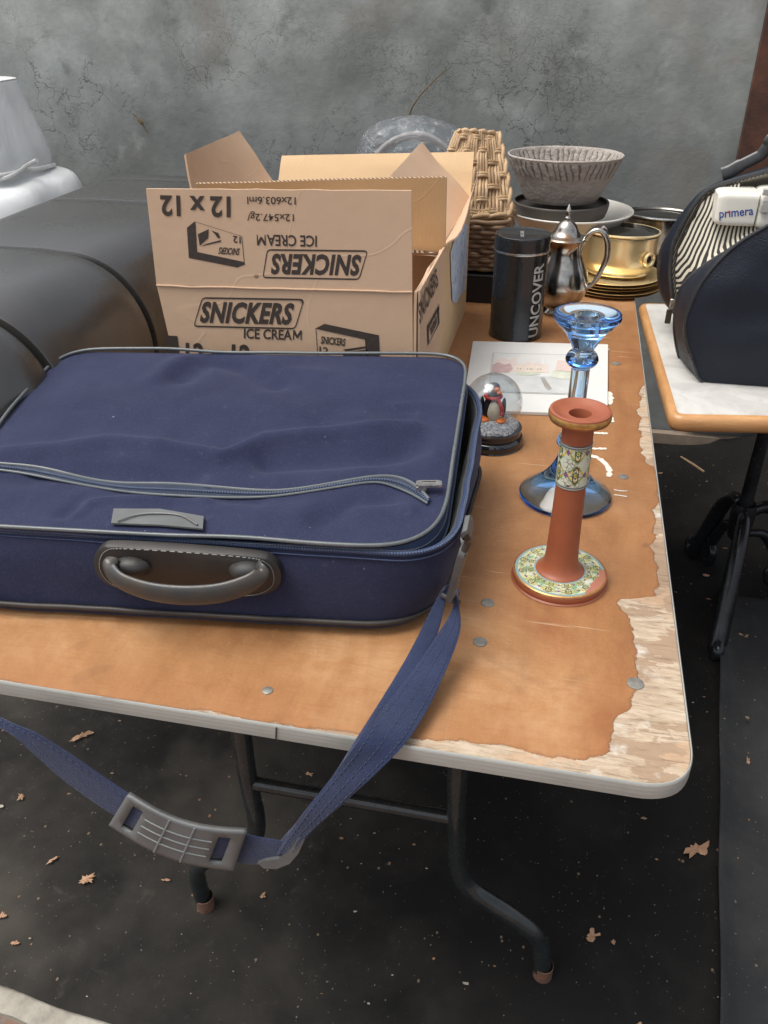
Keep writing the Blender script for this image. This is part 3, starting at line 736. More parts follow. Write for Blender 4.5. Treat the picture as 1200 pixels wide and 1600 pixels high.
# handle on the front
fa, fb = V(-.682, .697, 0), V(-.112, .766, 0); fd = (fb-fa).normalized(); fn = V(fd.y, -fd.x, 0)
def onfront(px, off): return PP(px, fa+fn*off, fn)
pp = [onfront(p, .0135) for p in ((147, 872), (158, 856), (185, 853), (290, 859), (395, 868), (425, 876), (438, 893), (436, 915), (415, 928), (380, 932), (290, 934), (215, 926), (170, 914), (150, 894))]
pp = catmull(pp, 4, True)
hp = obj('handle_plate', loft([[p-fn*.012 for p in pp], [p+fn*.0 for p in pp], [p+((sum(pp, V(0, 0, 0))/len(pp))-p)*.05+fn*.002 for p in pp]], True, True, True), m_dplast, suit, smooth=50)
st = [p+((sum(pp, V(0, 0, 0))/len(pp))-p)*.07+fn*.0022 for p in pp]
stv = []
for i in range(0, len(st)):
    a_, b_ = st[i], st[(i+1) % len(st)]
    for f in (.0, .5): stv.append(tube([a_.lerp(b_, f+.08), a_.lerp(b_, f+.38)], .0007, 5))
obj('stitching', join(*stv), simple('grey_thread', (.22, .21, .19)), hp)
for c_, s_ in (((205, 886), 1), ((388, 893), 1)):
    p = onfront(c_, .018)
    ball = lathe((0, 0, 0), [(0, -.012), (.009, -.009), (.0135, 0), (.010, .008), (.006, .012), (0, .0135)], 20)
    M_ = Matrix.Translation(p) @ Matrix((fd*1.7, V(0, 0, 1)*1.05, -fn*-1)).transposed().to_4x4()
    obj('handle_mount', xf(ball, M_), m_dplast, hp, smooth=60)
hpts = [onfront(p, o_) for p, o_ in (((176, 872), .022), (( 172, 888), .034), ((190, 908), .044), ((235, 924), .052), ((290, 930), .055), ((345, 926), .052), ((388, 912), .045), ((408, 896), .035), ((404, 882), .022))]
hc = catmull(hpts, 7)
obj('handle', tube(hc, [.0075+.0058*sin(pi*i/(len(hc)-1)) for i in range(len(hc))], 14, False, .4, up=fn), simple('handle_rubber', (.035, .038, .040), (.055, .045, .036), 40, .36, bs=250, bst=.15), suit, smooth=60)
# strap lugs and clips
lug = PX_((729, 832), -.078)
def capsule(a, b, w_, t_, nrm):
    a, b = Vector(a), Vector(b); d = (b-a).normalized(); nrm = Vector(nrm); nrm = (nrm-d*nrm.dot(d)).normalized(); s = d.cross(nrm); lp = []
    for i in range(9): an = -pi/2+pi*i/8; lp.append(b+d*cos(an)*w_+s*sin(an)*w_)
    for i in range(9): an = pi/2+pi*i/8; lp.append(a+d*cos(an)*w_+s*sin(an)*w_)
    return [p-nrm*t_ for p in lp], [p+nrm*t_ for p in lp], lp, nrm
tocam = (CAM-lug).normalized()
sn = (V(1, -.35, .25)).normalized()
A0, A1, _, _n = capsule(PX_((733, 816), -.079), PX_((727, 846), -.079), .0085, .003, sn)
lugo = obj('strap_lug', loft([A0, A1], True, True, True), m_gplast, suit, smooth=30)
hk0, hk1 = PX_((726, 852), -.070), PZ((703, 938), .797)
B0, B1, lp_, n_ = capsule(hk0.lerp(hk1, .1), hk0.lerp(hk1, .9), .0095, .0035, sn)
cc = hk0.lerp(hk1, .45)
B0i = [cc+(p-cc)*V(1, 1, 1).x*.45 for p in B0]; B1i = [cc+(p-cc)*.45 for p in B1]
clip = join(loft([B0, B1]), loft([B0i, B1i]), frame_vf(B1, B1i), frame_vf(B0, B0i))
obj('strap_clip', clip, m_gplast, suit, smooth=30)
obj('clip_tongue', tube([hk0.lerp(hk1, .15), hk0.lerp(hk1, .75)], .0042, 8), m_gplast, suit)
obj('clip_hook', tube(catmull([hk0+V(0, 0, -.006), hk0+V(.004, -.003, .008), PX_((726, 838), -.068), PX_((729, 834), -.079)], 5), .004, 8), m_dplast, suit)
obj('clip_bar', tube([PZ((690, 930), .797), PZ((718, 943), .795)], .0035, 8), m_dplast, suit)
# webbing: two runs from the clip over the table edge to the slider
ZS = [(900, .805), (930, .797), (960, .788), (1010, .775), (1060, .764), (1100, .7575), (1135, .7505), (1160, .7470)]
def zat(y):
    if y <= ZS[0][0]: return ZS[0][1]
    for (a, za), (b, zb_) in zip(ZS, ZS[1:]):
        if y <= b: return za+(zb_-za)*(y-a)/(b-a)
    return None
def sp(p, off=0):
    z_ = zat(p[1])
    if z_ is not None:
        q = PZ(p, z_)
        if q.y > .582: return q+(CAM-q).normalized()*off
    y_ = .582-.03*min(1, max(0, (p[1]-1120)/150)); q = PY(p, y_); return q+(CAM-q).normalized()*off
def edge(pts, off=0, n=7): return catmull([sp(p, off) for p in pts], n)
Ra = edge([(713, 925), (704, 958), (678, 1000), (646, 1046), (606, 1098), (560, 1158), (520, 1212), (474, 1270), (445, 1312), (432, 1334)], .004)
Rb = edge([(716, 935), (720, 975), (712, 1010), (692, 1058), (668, 1108), (636, 1158), (590, 1206), (540, 1252), (490, 1296), (462, 1330)], .006)
La = edge([(690, 921), (672, 955), (652, 996), (628, 1040), (600, 1086), (560, 1150), (520, 1212), (482, 1264), (450, 1300), (420, 1336)], -.004)
Lb = edge([(700, 925), (690, 968), (680, 1000), (655, 1050), (618, 1104), (575, 1160), (535, 1216), (492, 1272), (460, 1312), (436, 1342)], -.006)
obj('shoulder_strap', band(La, Lb), m_web, suit, smooth=60)
sr_ = obj('strap_return', band(Ra, Rb), m_web, suit, smooth=60)
m_thread = simple('navy_thread', (.048, .056, .10), (.035, .042, .08), 300, .8)
def stitch(L, R, f, up=.0021):
    pts = [a.lerp(b, f)+(CAM-a).normalized()*0 for a, b in zip(L, R)]; out = []
    for i in range(1, len(pts)-1):
        a = pts[i]; nv = (pts[i+1]-pts[i-1]).cross(R[i]-L[i]).normalized()
        if nv.y > 0: nv = -nv
        b = pts[i+1]; n_ = max(1, int((b-a).length/.006))
        for q in range(n_): out.append(tube([a.lerp(b, (q+.15)/n_)+nv*up, a.lerp(b, (q+.7)/n_)+nv*up], .0006, 4))
    return join(*out)
obj('stitching', join(stitch(Ra, Rb, .14), stitch(Ra, Rb, .86), stitch(Ra, Rb, .5)), m_thread, sr_, smooth=0)
# strap return: loop at the clip
lo = edge([(690, 921), (694, 914), (702, 910), (710, 913), (714, 925)], 0, 5); 
obj('strap_loop', band([p+V(-.002, .004, -.012) for p in lo], [p+V(.003, -.004, .002) for p in lo], .0015, 3), m_web, suit, smooth=60)
def hang(p, dy=0): return PY(p, .553+dy)
sl_o = [hang(p, -.006) for p in ((402, 1349), (412, 1357), (432, 1358), (452, 1350), (466, 1334), (476, 1312), (466, 1308), (452, 1328), (436, 1342), (415, 1345))]
obj('strap_slider', loft([[p+V(0, .010, 0) for p in sl_o], sl_o], True, True, True), m_gplast, suit, smooth=30)
obj('slider_bar', tube([hang((404, 1348)), hang((440, 1328), .01), hang((470, 1292), .012)], .0035, 8), m_dplast, suit)
obj('strap_end', band(catmull([hang(p) for p in ((378, 1302), (405, 1308), (430, 1312), (446, 1316))], 4), catmull([hang(p) for p in ((366, 1346), (390, 1350), (412, 1350), (432, 1346))], 4)), m_web, suit, smooth=60)
ga = catmull([V(-.705, .80, .83), V(-.70, .68, .79), V(-.675, .578, .750)]+[hang(p, .01*max(0, 1-p[0]/200)) for p in ((0, 1121), (60, 1147), (120, 1185), (198, 1238), (230, 1254))], 6)
gb = catmull([V(-.705, .80, .80), V(-.708, .70, .765), V(-.680, .574, .742)]+[hang(p, .01*max(0, 1-p[0]/200)-.004) for p in ((0, 1136), (50, 1175), (104, 1222), (176, 1272), (215, 1288))], 6)
ls_ = obj('long_strap', band(ga, gb), m_web, suit, smooth=60)
obj('stitching', join(stitch(ga, gb, .12), stitch(ga, gb, .88)), m_thread, ls_, smooth=0)
# shoulder pad
def padp(u, v, off=0):
    a_ = hang((205, 1233)).lerp(hang((389, 1290)), u); b_ = hang((176, 1280)).lerp(hang((368, 1350)), u); q_ = a_.lerp(b_, v)
    return q_+V(0, -.010*sin(pi*u)-.006-off, -.004*sin(pi*u)*(1 if v > -1 else 0))
nu, nv = 24, 10
slots = lambda u, v: (.085 < u < .175 or .80 < u < .895) and .16 < v < .84
us = [0, .03, .085, .13, .175]+[.175+i*.0625 for i in range(1, 10)]+[.80, .847, .895, .97, 1]; vs_ = [0, .06, .16, .3, .5, .7, .84, .94, 1]
vs, fs = [], []
for u in us:
    for v in vs_: vs.append(padp(u, v))
nV = len(vs_)
for i in range(len(us)-1):
    for j in range(nV-1):
        if not slots((us[i]+us[i+1])/2, (vs_[j]+vs_[j+1])/2): fs.append((i*nV+j, i*nV+j+1, (i+1)*nV+j+1, (i+1)*nV+j))
pad = obj('shoulder_pad', (vs, fs), m_gplast, suit, smooth=50); solidify(pad, .006, 0)
rb_ = [tube([padp(u, v, .0032) for u in [.21+.56*i/12 for i in range(13)]], .0011, 6) for v in (.3, .5, .7)]+[tube([padp(u, v, .0032) for v in [.02+.96*i/6 for i in range(7)]], .0013, 6) for u in (.39, .60)]
obj('pad_ribs', join(*rb_), simple('pale_rib', (.17, .18, .18), (.13, .14, .14)), pad)
obj('strap_in_pad', band([padp(u, .17, -.004) for u in [i/12 for i in range(13)]], [padp(u, .83, -.004) for u in [i/12 for i in range(13)]]), m_web, pad, smooth=60)
#PART3
# ================================================================== CARTONS
def m_card(name, c1, c2, corr=0):
    k = NT(name)
    c = k.mix(k.noise(14, 6, .65), c1, c2)
    c = k.mix(k.math('MULTIPLY', k.step(k.noise(240, 3, .7), .5, .75), .18), c, tuple(x*.7 for x in c1))
    c = k.mix(k.math('MULTIPLY', k.step(k.noise(22, 5, .7, 1.2, k.map(sc=(1, 1, 1.8))), .64, .72), .22), c, tuple(min(1, x*1.25) for x in c1))
    cre = k.math('SUBTRACT', 1., k.step(k.math('ABSOLUTE', k.math('SUBTRACT', k.noise(4.5, 2, .4, .3, k.map(loc=(3, 1, 2))), .5)), 0, .010))
    c = k.mix(k.math('MULTIPLY', cre, .07), c, tuple(min(1, x*1.35) for x in c1))
    h = k.math('ADD', k.math('ADD', k.math('MULTIPLY', k.noise(5, 4, .6, .5), .9), k.math('MULTIPLY', cre, .10)), k.math('MULTIPLY', k.noise(45, 4), .2))
    if corr:
        x, y, z = k.xyz(); h = k.math('ADD', h, k.math('MULTIPLY', k.math('SINE', k.math('MULTIPLY', x, 900.)), .02))
    return k.set(col=c, rough=.82, spec=.2, nrm=k.bump(h, .35, .006))
m_kraft = m_card('kraft_board', (.62, .435, .295), (.53, .365, .245))
m_cream = m_card('pale_board', (.64, .46, .27), (.56, .39, .225), 1)
k = NT('corrugated_edge'); x, y, z = k.xyz()
fl = k.step(k.math('SINE', k.math('MULTIPLY', k.math('ADD', k.math('ADD', x, y), k.math('MULTIPLY', k.noise(60, 2), .004)), 2*pi/.0078)), -.2, .5)
m_flute = k.set(col=k.mix(fl, (.46, .31, .19), (.07, .045, .03)), rough=.9)
m_ink = simple('brown_ink', (.035, .026, .022), (.055, .040, .032), 160, .75)
def panel(name, a, b, c, d, t, mo, mi, par, bend=0, seed=0, nu=14, nv=8, amp=1.0, ragged=0, edge=None):
    """board from corner loop a,b (hinge) c,d (free edge); outer face material mo, inner mi, fluted free edges"""
    a, b, c, d = map(Vector, (a, b, c, d)); n_ = (b-a).cross(d-a).normalized()
    vs, fs, fm = [], [], []
    for s in (0, 1):
        for j in range(nv+1):
            v = j/nv
            for i in range(nu+1):
                u = i/nu; p = (a*(1-u)+b*u)*(1-v)+(d*(1-u)+c*u)*v
                q = bend*sin(pi*v*.5)*v+amp*.0035*mnoise.noise(V(u*3, v*2.2, seed))*min(1, v*4)
                p = p+n_*(q-(t if s else 0))
                if ragged and v > .99: p = p+(d-a).normalized()*ragged*mnoise.noise(V(u*15, seed, 2))
                vs.append(p)
    m = (nu+1)*(nv+1)
    for j in range(nv):
        for i in range(nu):
            q = j*(nu+1)+i
            fs.append((q, q+1, q+nu+2, q+nu+1)); fm.append(0)
            fs.append((m+q, m+q+nu+1, m+q+nu+2, m+q+1)); fm.append(1)
    def side(l):
        for x_, y_ in zip(l, l[1:]): fs.append((x_, y_, m+y_, m+x_)); fm.append(2)
    side(list(range(nu+1))); side([nv*(nu+1)+i for i in range(nu+1)]); side([j*(nu+1) for j in range(nv+1)]); side([j*(nu+1)+nu for j in range(nv+1)])
    return obj(name, (vs, fs), mo, par, smooth=40, mats=[mo, mi, edge or mo], fmat=fm)
T_ = .004
AX0, AX1, AY0, AY1, AZ0, AZ1 = -.624, -.215, 1.235, 1.485, .743, 1.006
BX = thing('printed_carton', 'open kraft ice cream carton with dark printing and a raised front flap', 'box', (-.42, 1.36, .741))
def pf(px, off=.0008): return PY(px, AY0-off)          # point on the printed front plane
fA, fB = pf((245, 446), 0), pf((644, 456), 0)
fw = panel('front_wall', (AX0+.008, AY0, AZ0), (AX1, AY0, AZ0), (fB.x, AY0, fB.z), (fA.x, AY0, fA.z), T_, m_kraft, m_kraft, BX, 0, 1, amp=0)
# flatten bumps on the printed faces a little so that the ink lies on them
c_, d_ = pf((643, 298), 0), pf((228, 295), 0)
ff = panel('front_flap', fA+V(0, -.0008, .001), fB+V(0, -.0008, .001), c_+V(0, .0, 0), d_, T_, m_kraft, m_kraft, BX, 0, 2, amp=0, ragged=.002)
obj('fold_line', tube([fA+V(0, -.001, .0005)]+[fA.lerp(fB, i/14)+V(0, -.0016, .0018*mnoise.noise(V(i*.8, 0, 0))) for i in range(1, 14)]+[fB+V(0, -.001, 0)], .0014, 6), m_kraft, fw)
panel('back_wall', (AX1, AY1, AZ0), (AX0, AY1, AZ0), (AX0, AY1, AZ1-.004), (AX1, AY1, AZ1-.012), T_, m_kraft, m_kraft, BX, 0, 3)
panel('left_wall', (AX0+.002, AY1, AZ0), (AX0+.002, AY0+.006, AZ0), (AX0+.002, AY0+.006, AZ1-.035), (AX0, AY1, AZ1-.005), T_, m_kraft, m_kraft, BX, 0, 4)
rw = panel('right_wall', (AX1, AY0, AZ0), (AX1, AY1, AZ0), (AX1, AY1, AZ1), (AX1, AY0, fB.z), T_, m_kraft, m_kraft, BX, 0, 5)
rf = panel('right_flap', (AX1+.0015, AY0+.002, fB.z+.002), (AX1+.0015, AY1, AZ1+.004), (AX1+.0030, AY1-.004, AZ1-.128), (AX1+.0030, AY0+.003, fB.z-.132), T_*.8, m_kraft, m_kraft, BX, 0, 6, amp=0)
panel('back_flap', (AX1, AY1-.004, AZ1-.006), (AX0, AY1-.004, AZ1-.004), (AX0+.012, AY1-.118, AZ1+.020), (AX1-.012, AY1-.115, AZ1+.026), T_, m_kraft, m_kraft, BX, 0, 7, ragged=.003, edge=m_flute)
obj('base', boxm(AX0+.004, AX1-.004, AY0+.005, AY1-.005, AZ0, AZ0+.004), m_kraft, BX)
# --- printing (each word lies 1 mm proud of the board)
def stamp(name, s, bl, br, tl, par, P_=pf, shear=0., off=.012, mat=None, tr=None, cuts=0, space=1.0):
    return obj(name, place(text_vf(s, shear, off, space, cuts), P_(bl), P_(br), P_(tl), P_(tr) if tr else None), mat or m_ink, par, smooth=0)
def pfl(px, off=.0011): return PY(px, AY0-off)
def logo(name, bl, br, tl, par, P_, wd=.1):
    """outlined slanted nameplate"""
    bl, br, tl = P_(bl), P_(br), P_(tl); u = br-bl; v = tl-bl
    def q(a, b): return bl+u*a+v*b
    def loop(e, ev): return rrect([q(-.02+e, 0+ev), q(.955-e*.6, 0+ev), q(1.02-e, 1-ev), q(.065+e*.6, 1-ev)], v.length*(.16-.06*(e > .001)), 5)
    o_ = obj(name, frame_vf(loop(0, 0), loop(.012, .055)), m_ink, par, smooth=0)
    tb = text_vf('SNICKERS', .24, .042, 1.07)
    obj('lettering', place(tb, q(.045, .145), q(.93, .145), q(.045, .86)), m_ink, o_, smooth=0)
    return o_
# flap, printed upside down
stamp('lettering', '12 x 12', (360, 307), (250, 305), (360, 340), ff, pfl, 0, .03)
stamp('lettering', '12x603.6ml', (462, 308), (386, 307), (462, 320), ff, pfl, 0, .008)
stamp('lettering', '12x547.2g/', (459, 331), (386, 330), (459, 346), ff, pfl, 0, .008)
stamp('lettering', 'ICE CREAM', (495, 368), (401, 366), (495, 386), ff, pfl, 0, .018)
logo('nameplate', (572, 391), (410, 389), (572, 438), ff, pfl)
stamp('lettering', '®', (404, 429), (397, 429), (404, 435), ff, pfl, 0, .0)
# wall
logo('nameplate', (305, 511), (469, 515), (305, 464), fw, pf)
stamp('lettering', 'ICE CREAM', (381, 529), (471, 532), (381, 513), fw, pf, 0, .022)
stamp('lettering', '®', (469, 474), (474, 474), (469, 469), fw, pf, 0, 0)
stamp('lettering', '12 x 12', (290, 568), (390, 572), (290, 535), fw, pf, 0, .03)
obj('printed_square', poly([pf(p) for p in ((259, 524), (277, 525), (281, 556), (262, 556))]), m_ink, fw, smooth=0)
def icon(par, P_, pts_front, pts_side, pts_under, words, num, bar):
    o_ = obj('printed_pack', join(frame_vf([P_(p) for p in pts_front], [P_(p) for p in [((sum(q[0] for q in pts_front)/4)*.025+p[0]*.975, (sum(q[1] for q in pts_front)/4)*.025+p[1]*.975) for p in pts_front]]),
                                  poly([P_(p) for p in pts_side]), poly([P_(p) for p in pts_under])), m_ink, par, smooth=0)
    obj('lettering', place(text_vf('SNICKERS', .2, .03), *[P_(p) for p in words]), m_ink, o_, smooth=0)
    obj('lettering', place(text_vf('12', 0, .02), *[P_(p) for p in num]), m_ink, o_, smooth=0)
    for b_ in bar: obj('printed_bar', poly([P_(p) for p in b_]), m_ink, o_, smooth=0)
icon(ff, pfl, [(304, 346), (378, 369), (382, 410), (307, 394)], [(304, 346), (307, 394), (295, 403), (292, 356)], [(307, 394), (382, 410), (383, 413), (371, 418), (295, 403)],
     ((375, 388), (342, 386), (374, 399)), ((376, 370), (364, 368), (376, 381)),
     [[(309, 366), (326, 358), (325, 372), (312, 384)], [(322, 381), (345, 375), (345, 378), (314, 385)], [(330, 360), (341, 364), (344, 372), (340, 372), (336, 366)]])
icon(fw, pf, [(493, 513), (571, 530), (575, 575), (497, 570)], [(571, 530), (592, 524), (594, 570), (575, 575)], [(493, 513), (507, 506), (593, 524), (571, 530)],
     ((501, 537), (540, 541), (501, 525)), ((499, 552), (513, 554), (499, 541)), [[(536, 546), (572, 541), (572, 544), (540, 549)], [(535, 551), (560, 548), (574, 546), (574, 556), (536, 556)]])
def prs(px, off=.0072): return PX_(px, AX1+off)
stamp('lettering', 'SNICKERS', (656, 508), (686, 443), (652, 478), rf, prs, .2, .02, None, (682, 418))
stamp('lettering', 'ICE CREAM', (672, 520), (687, 485), (671, 508), rf, prs, 0, .02, None, (686, 474))
obj('printed_pack', join(frame_vf([prs(p, .0072) for p in ((669, 540), (687, 505), (686, 478), (668, 510))], [prs(p, .0072) for p in ((671, 535), (685, 506), (684, 484), (670, 513))]), poly([prs(p, .0072) for p in ((674, 524), (683, 505), (683, 496), (674, 513))])), m_ink, rf, smooth=0)

# second carton behind
BX0, BX1, BY0, BY1, BZ1 = -.672, -.222, 1.492, 1.955, 1.0
CB = thing('plain_carton', 'larger pale cardboard carton behind the printed one with its flaps standing open', 'box', (-.45, 1.72, .741))
panel('front_wall', (BX0, BY0, .743), (BX1, BY0, .743), (BX1, BY0, BZ1), (BX0, BY0, BZ1), T_, m_kraft, m_cream, CB, 0, 11)
panel('back_wall', (BX1, BY1, .743), (BX0, BY1, .743), (BX0, BY1, BZ1), (BX1, BY1, BZ1), T_, m_kraft, m_cream, CB, 0, 12)
panel('left_wall', (BX0, BY1, .743), (BX0, BY0, .743), (BX0, BY0, BZ1), (BX0, BY1, BZ1), T_, m_kraft, m_cream, CB, 0, 13)
rwb = panel('right_wall', (BX1, BY0, .743), (BX1, BY1, .743), (BX1, BY1, BZ1), (BX1, BY0, BZ1), T_, m_cream, m_cream, CB, 0, 14)
a_, b_ = PY((305, 289), BY0-.03), PY((697, 279), BY0-.012)
panel('front_flap', (BX0, BY0-.002, BZ1), (BX1+.012, BY0-.002, BZ1), b_, a_, T_*1.3, m_card('shaded_golden_board', (.50, .325, .17), (.44, .28, .145), 1), m_kraft, CB, -.004, 15, edge=m_flute)  # golden inner face, with its shade put into the board colour
panel('back_flap', (BX1, BY1, BZ1), (BX0, BY1, BZ1), PY((441, 244), BY1+.05), PY((741, 238), BY1+.05), T_, m_kraft, m_cream, CB, 0, 16)
panel('left_flap', (BX0, BY1, BZ1), (BX0, BY0+.01, BZ1), PY((287, 243), BY0+.02), PY((372, 206), BY1-.01), T_, m_kraft, m_kraft, CB, 0, 17)
panel('right_flap', (BX1, BY0+.03, BZ1), (BX1, BY1, BZ1), PY((659, 222), BY1-.03), PY((612, 272), BY0+.06), T_, m_kraft, m_kraft, CB, 0, 18)
panel('outer_flap', (BX1+.003, BY0+.02, BZ1-.002), (BX1+.003, BY1, BZ1-.002), (BX1+.020, BY1-.01, BZ1+.070), (BX1+.028, BY0+.10, BZ1+.012), T_*.7, m_kraft, m_kraft, CB, 0, 19)
k = NT('blue_label'); c = k.mix(k.step(k.noise(30, 6, .7, .5, k.map(sc=(1, 1.5, .7))), .5, .6), (.42, .52, .68), (.66, .66, .62))
c = k.mix(k.step(k.noise(55, 5, .7), .55, .62), c, (.24, .31, .45)); m_lab = k.set(col=c, rough=.6)
lp_ = [(704, 395), (711, 372), (722, 345), (730, 352), (729, 420), (727, 452), (719, 463), (712, 474), (707, 470), (705, 430)]
lb = obj('label', loft([[PX_(p, BX1+.001) for p in lp_], [PX_(p, BX1+.0022) for p in lp_]], True, True, True), m_lab, rwb, smooth=0)
tape = [(707, 366), (716, 350), (724, 335), (727, 345), (717, 362), (709, 381)]
obj('torn_tape', loft([[PX_(p, BX1+.0024) for p in tape], [PX_(p, BX1+.0036) for p in tape]], True, True, True), m_cream, rwb, smooth=0)

# ================================================================== BLACK TRUNK
k = NT('black_grained_plastic')
c = k.ramp(k.noise(5, 6, .65), [(.3, (.018, .017, .0155)), (.7, (.031, .029, .026))])
c = k.mix(k.math('MULTIPLY', k.step(k.noise(9, 6, .7, .6), .58, .75), .35), c, (.065, .061, .052))
m_trunk = k.set(col=c, rough=k.math('MULTIPLY_ADD', k.noise(6, 4), .16, .20), nrm=k.bump(k.noise(420, 3), .35, .0008), spec=.9, coat=.35, coatr=.32)
def trunk_ring(y, ins):
    pts = []
    L_, R_, Zt = -1.215+ins, -.722-ins, 1.0-ins
    pts += [V(L_+.03, y, .65), V(L_+.01, y, .665)]+[V(L_+.005, y, z_) for z_ in (.72, .85)]
    for i in range(9): a = pi-pi/2*i/8; pts.append(V(L_+.09+.085*cos(a), y, Zt-.10+.10*sin(a)))
    for x_ in (-1.05, -.98, -.92): pts.append(V(x_, y, Zt+.003))
    rr = .155
    for i in range(17): a = pi/2-pi/2*i/16; pts.append(V(R_-rr+rr*cos(a)**.92 if cos(a) > 0 else R_-rr, y, Zt-rr*1.05+rr*1.05*sin(a)**.95 if sin(a) > 0 else Zt-rr*1.05))
    pts += [V(R_+.004*s, y, z_) for s, z_ in ((0, .79), (0, .73), (-1, .665), (-6, .65))]
    return pts
ys = [(.93, .07), (.935, .04), (.955, .015), (.985, .004)]
for gy in (1.05, 1.36, 1.765, 2.015): ys += [(gy-.045, 0), (gy-.014, 0), (gy-.009, .0015), (gy-.006, .009), (gy+.006, .009), (gy+.009, .0015), (gy+.014, 0)]
ys += [(2.08, .003), (2.12, .015), (2.14, .05)]
trunk = thing('storage_case', 'long ribbed black plastic case with a rounded shoulder left of the cartons', 'trunk', (-.97, 1.5, .649))
obj('shell', loft([trunk_ring(*t) for t in ys], True, True, True), m_trunk, trunk, smooth=50)
for gy in (1.05, 1.36, 1.765, 2.015): obj('seam', tube(trunk_ring(gy, .0085)[1:-1], .003, 6), simple('seam_black', (.008, .008, .008)), trunk)

# ================================================================== WHITE COVER
k = NT('white_sheeting'); m_wplast = k.set(col=k.mix(k.noise(8, 5), (.80, .81, .80), (.70, .72, .72)), rough=.28, nrm=k.bump(k.noise(8, 3, .5, .8, k.map(sc=(1, 1, .8))), .22, .035), spec=.5)
cov = thing('white_cover', 'white plastic sheet draped and tied with cord over a tall bundle at the left', 'plastic cover', (-1.72, 2.3, 0))
def cover_wob(a, z): 
    return ((abs(cos(a))**5+abs(sin(a))**5)**-.2)*.97+.02*sin(3*a+z*4)+.022*sin(7*a+2+z*5)+.03*mnoise.noise(V(cos(a)*2.4, sin(a)*2.4, z*4))
prof = [(.40, .0), (.41, .3), (.42, .6), (.425, .80), (.415, .88), (.39, .925), (.345, .940), (.334, .947), (.336, .965), (.333, 1.0), (.316, 1.06), (.294, 1.13), (.282, 1.168), (.276, 1.180), (.262, 1.186), (.12, 1.188), (0, 1.182)]
def refine(pf_, n=4):
    c = catmull([V(r, 0, z) for r, z in pf_], n); return [(max(0, p.x), p.z) for p in c]
obj('sheet', lathe((-1.855, 2.3, 0), refine(prof), 120, 1.0, .62, cover_wob), m_wplast, cov, smooth=70)
obj('cord', tube([V(-1.855+.340*cos(a)*cover_wob(a, .95), 2.3+.340*.62*sin(a)*cover_wob(a, .95), .950+.02*cos(a+1)) for a in [2*pi*i/60 for i in range(60)]], .006, 8, True), simple('white_cord', (.7, .7, .68)), cov)
obj('cord_end', tube(catmull([V(-1.855+.345*cos(a)*cover_wob(a, .95), 2.3+.345*.62*sin(a)*cover_wob(a, .95), .955+.006*i) for i, a in enumerate((-.9, -.6, -.3, -.12))]+[V(-1.485, 2.27, .992)], 5), .006, 8), simple('white_cord_end', (.7, .7, .68)), cov)

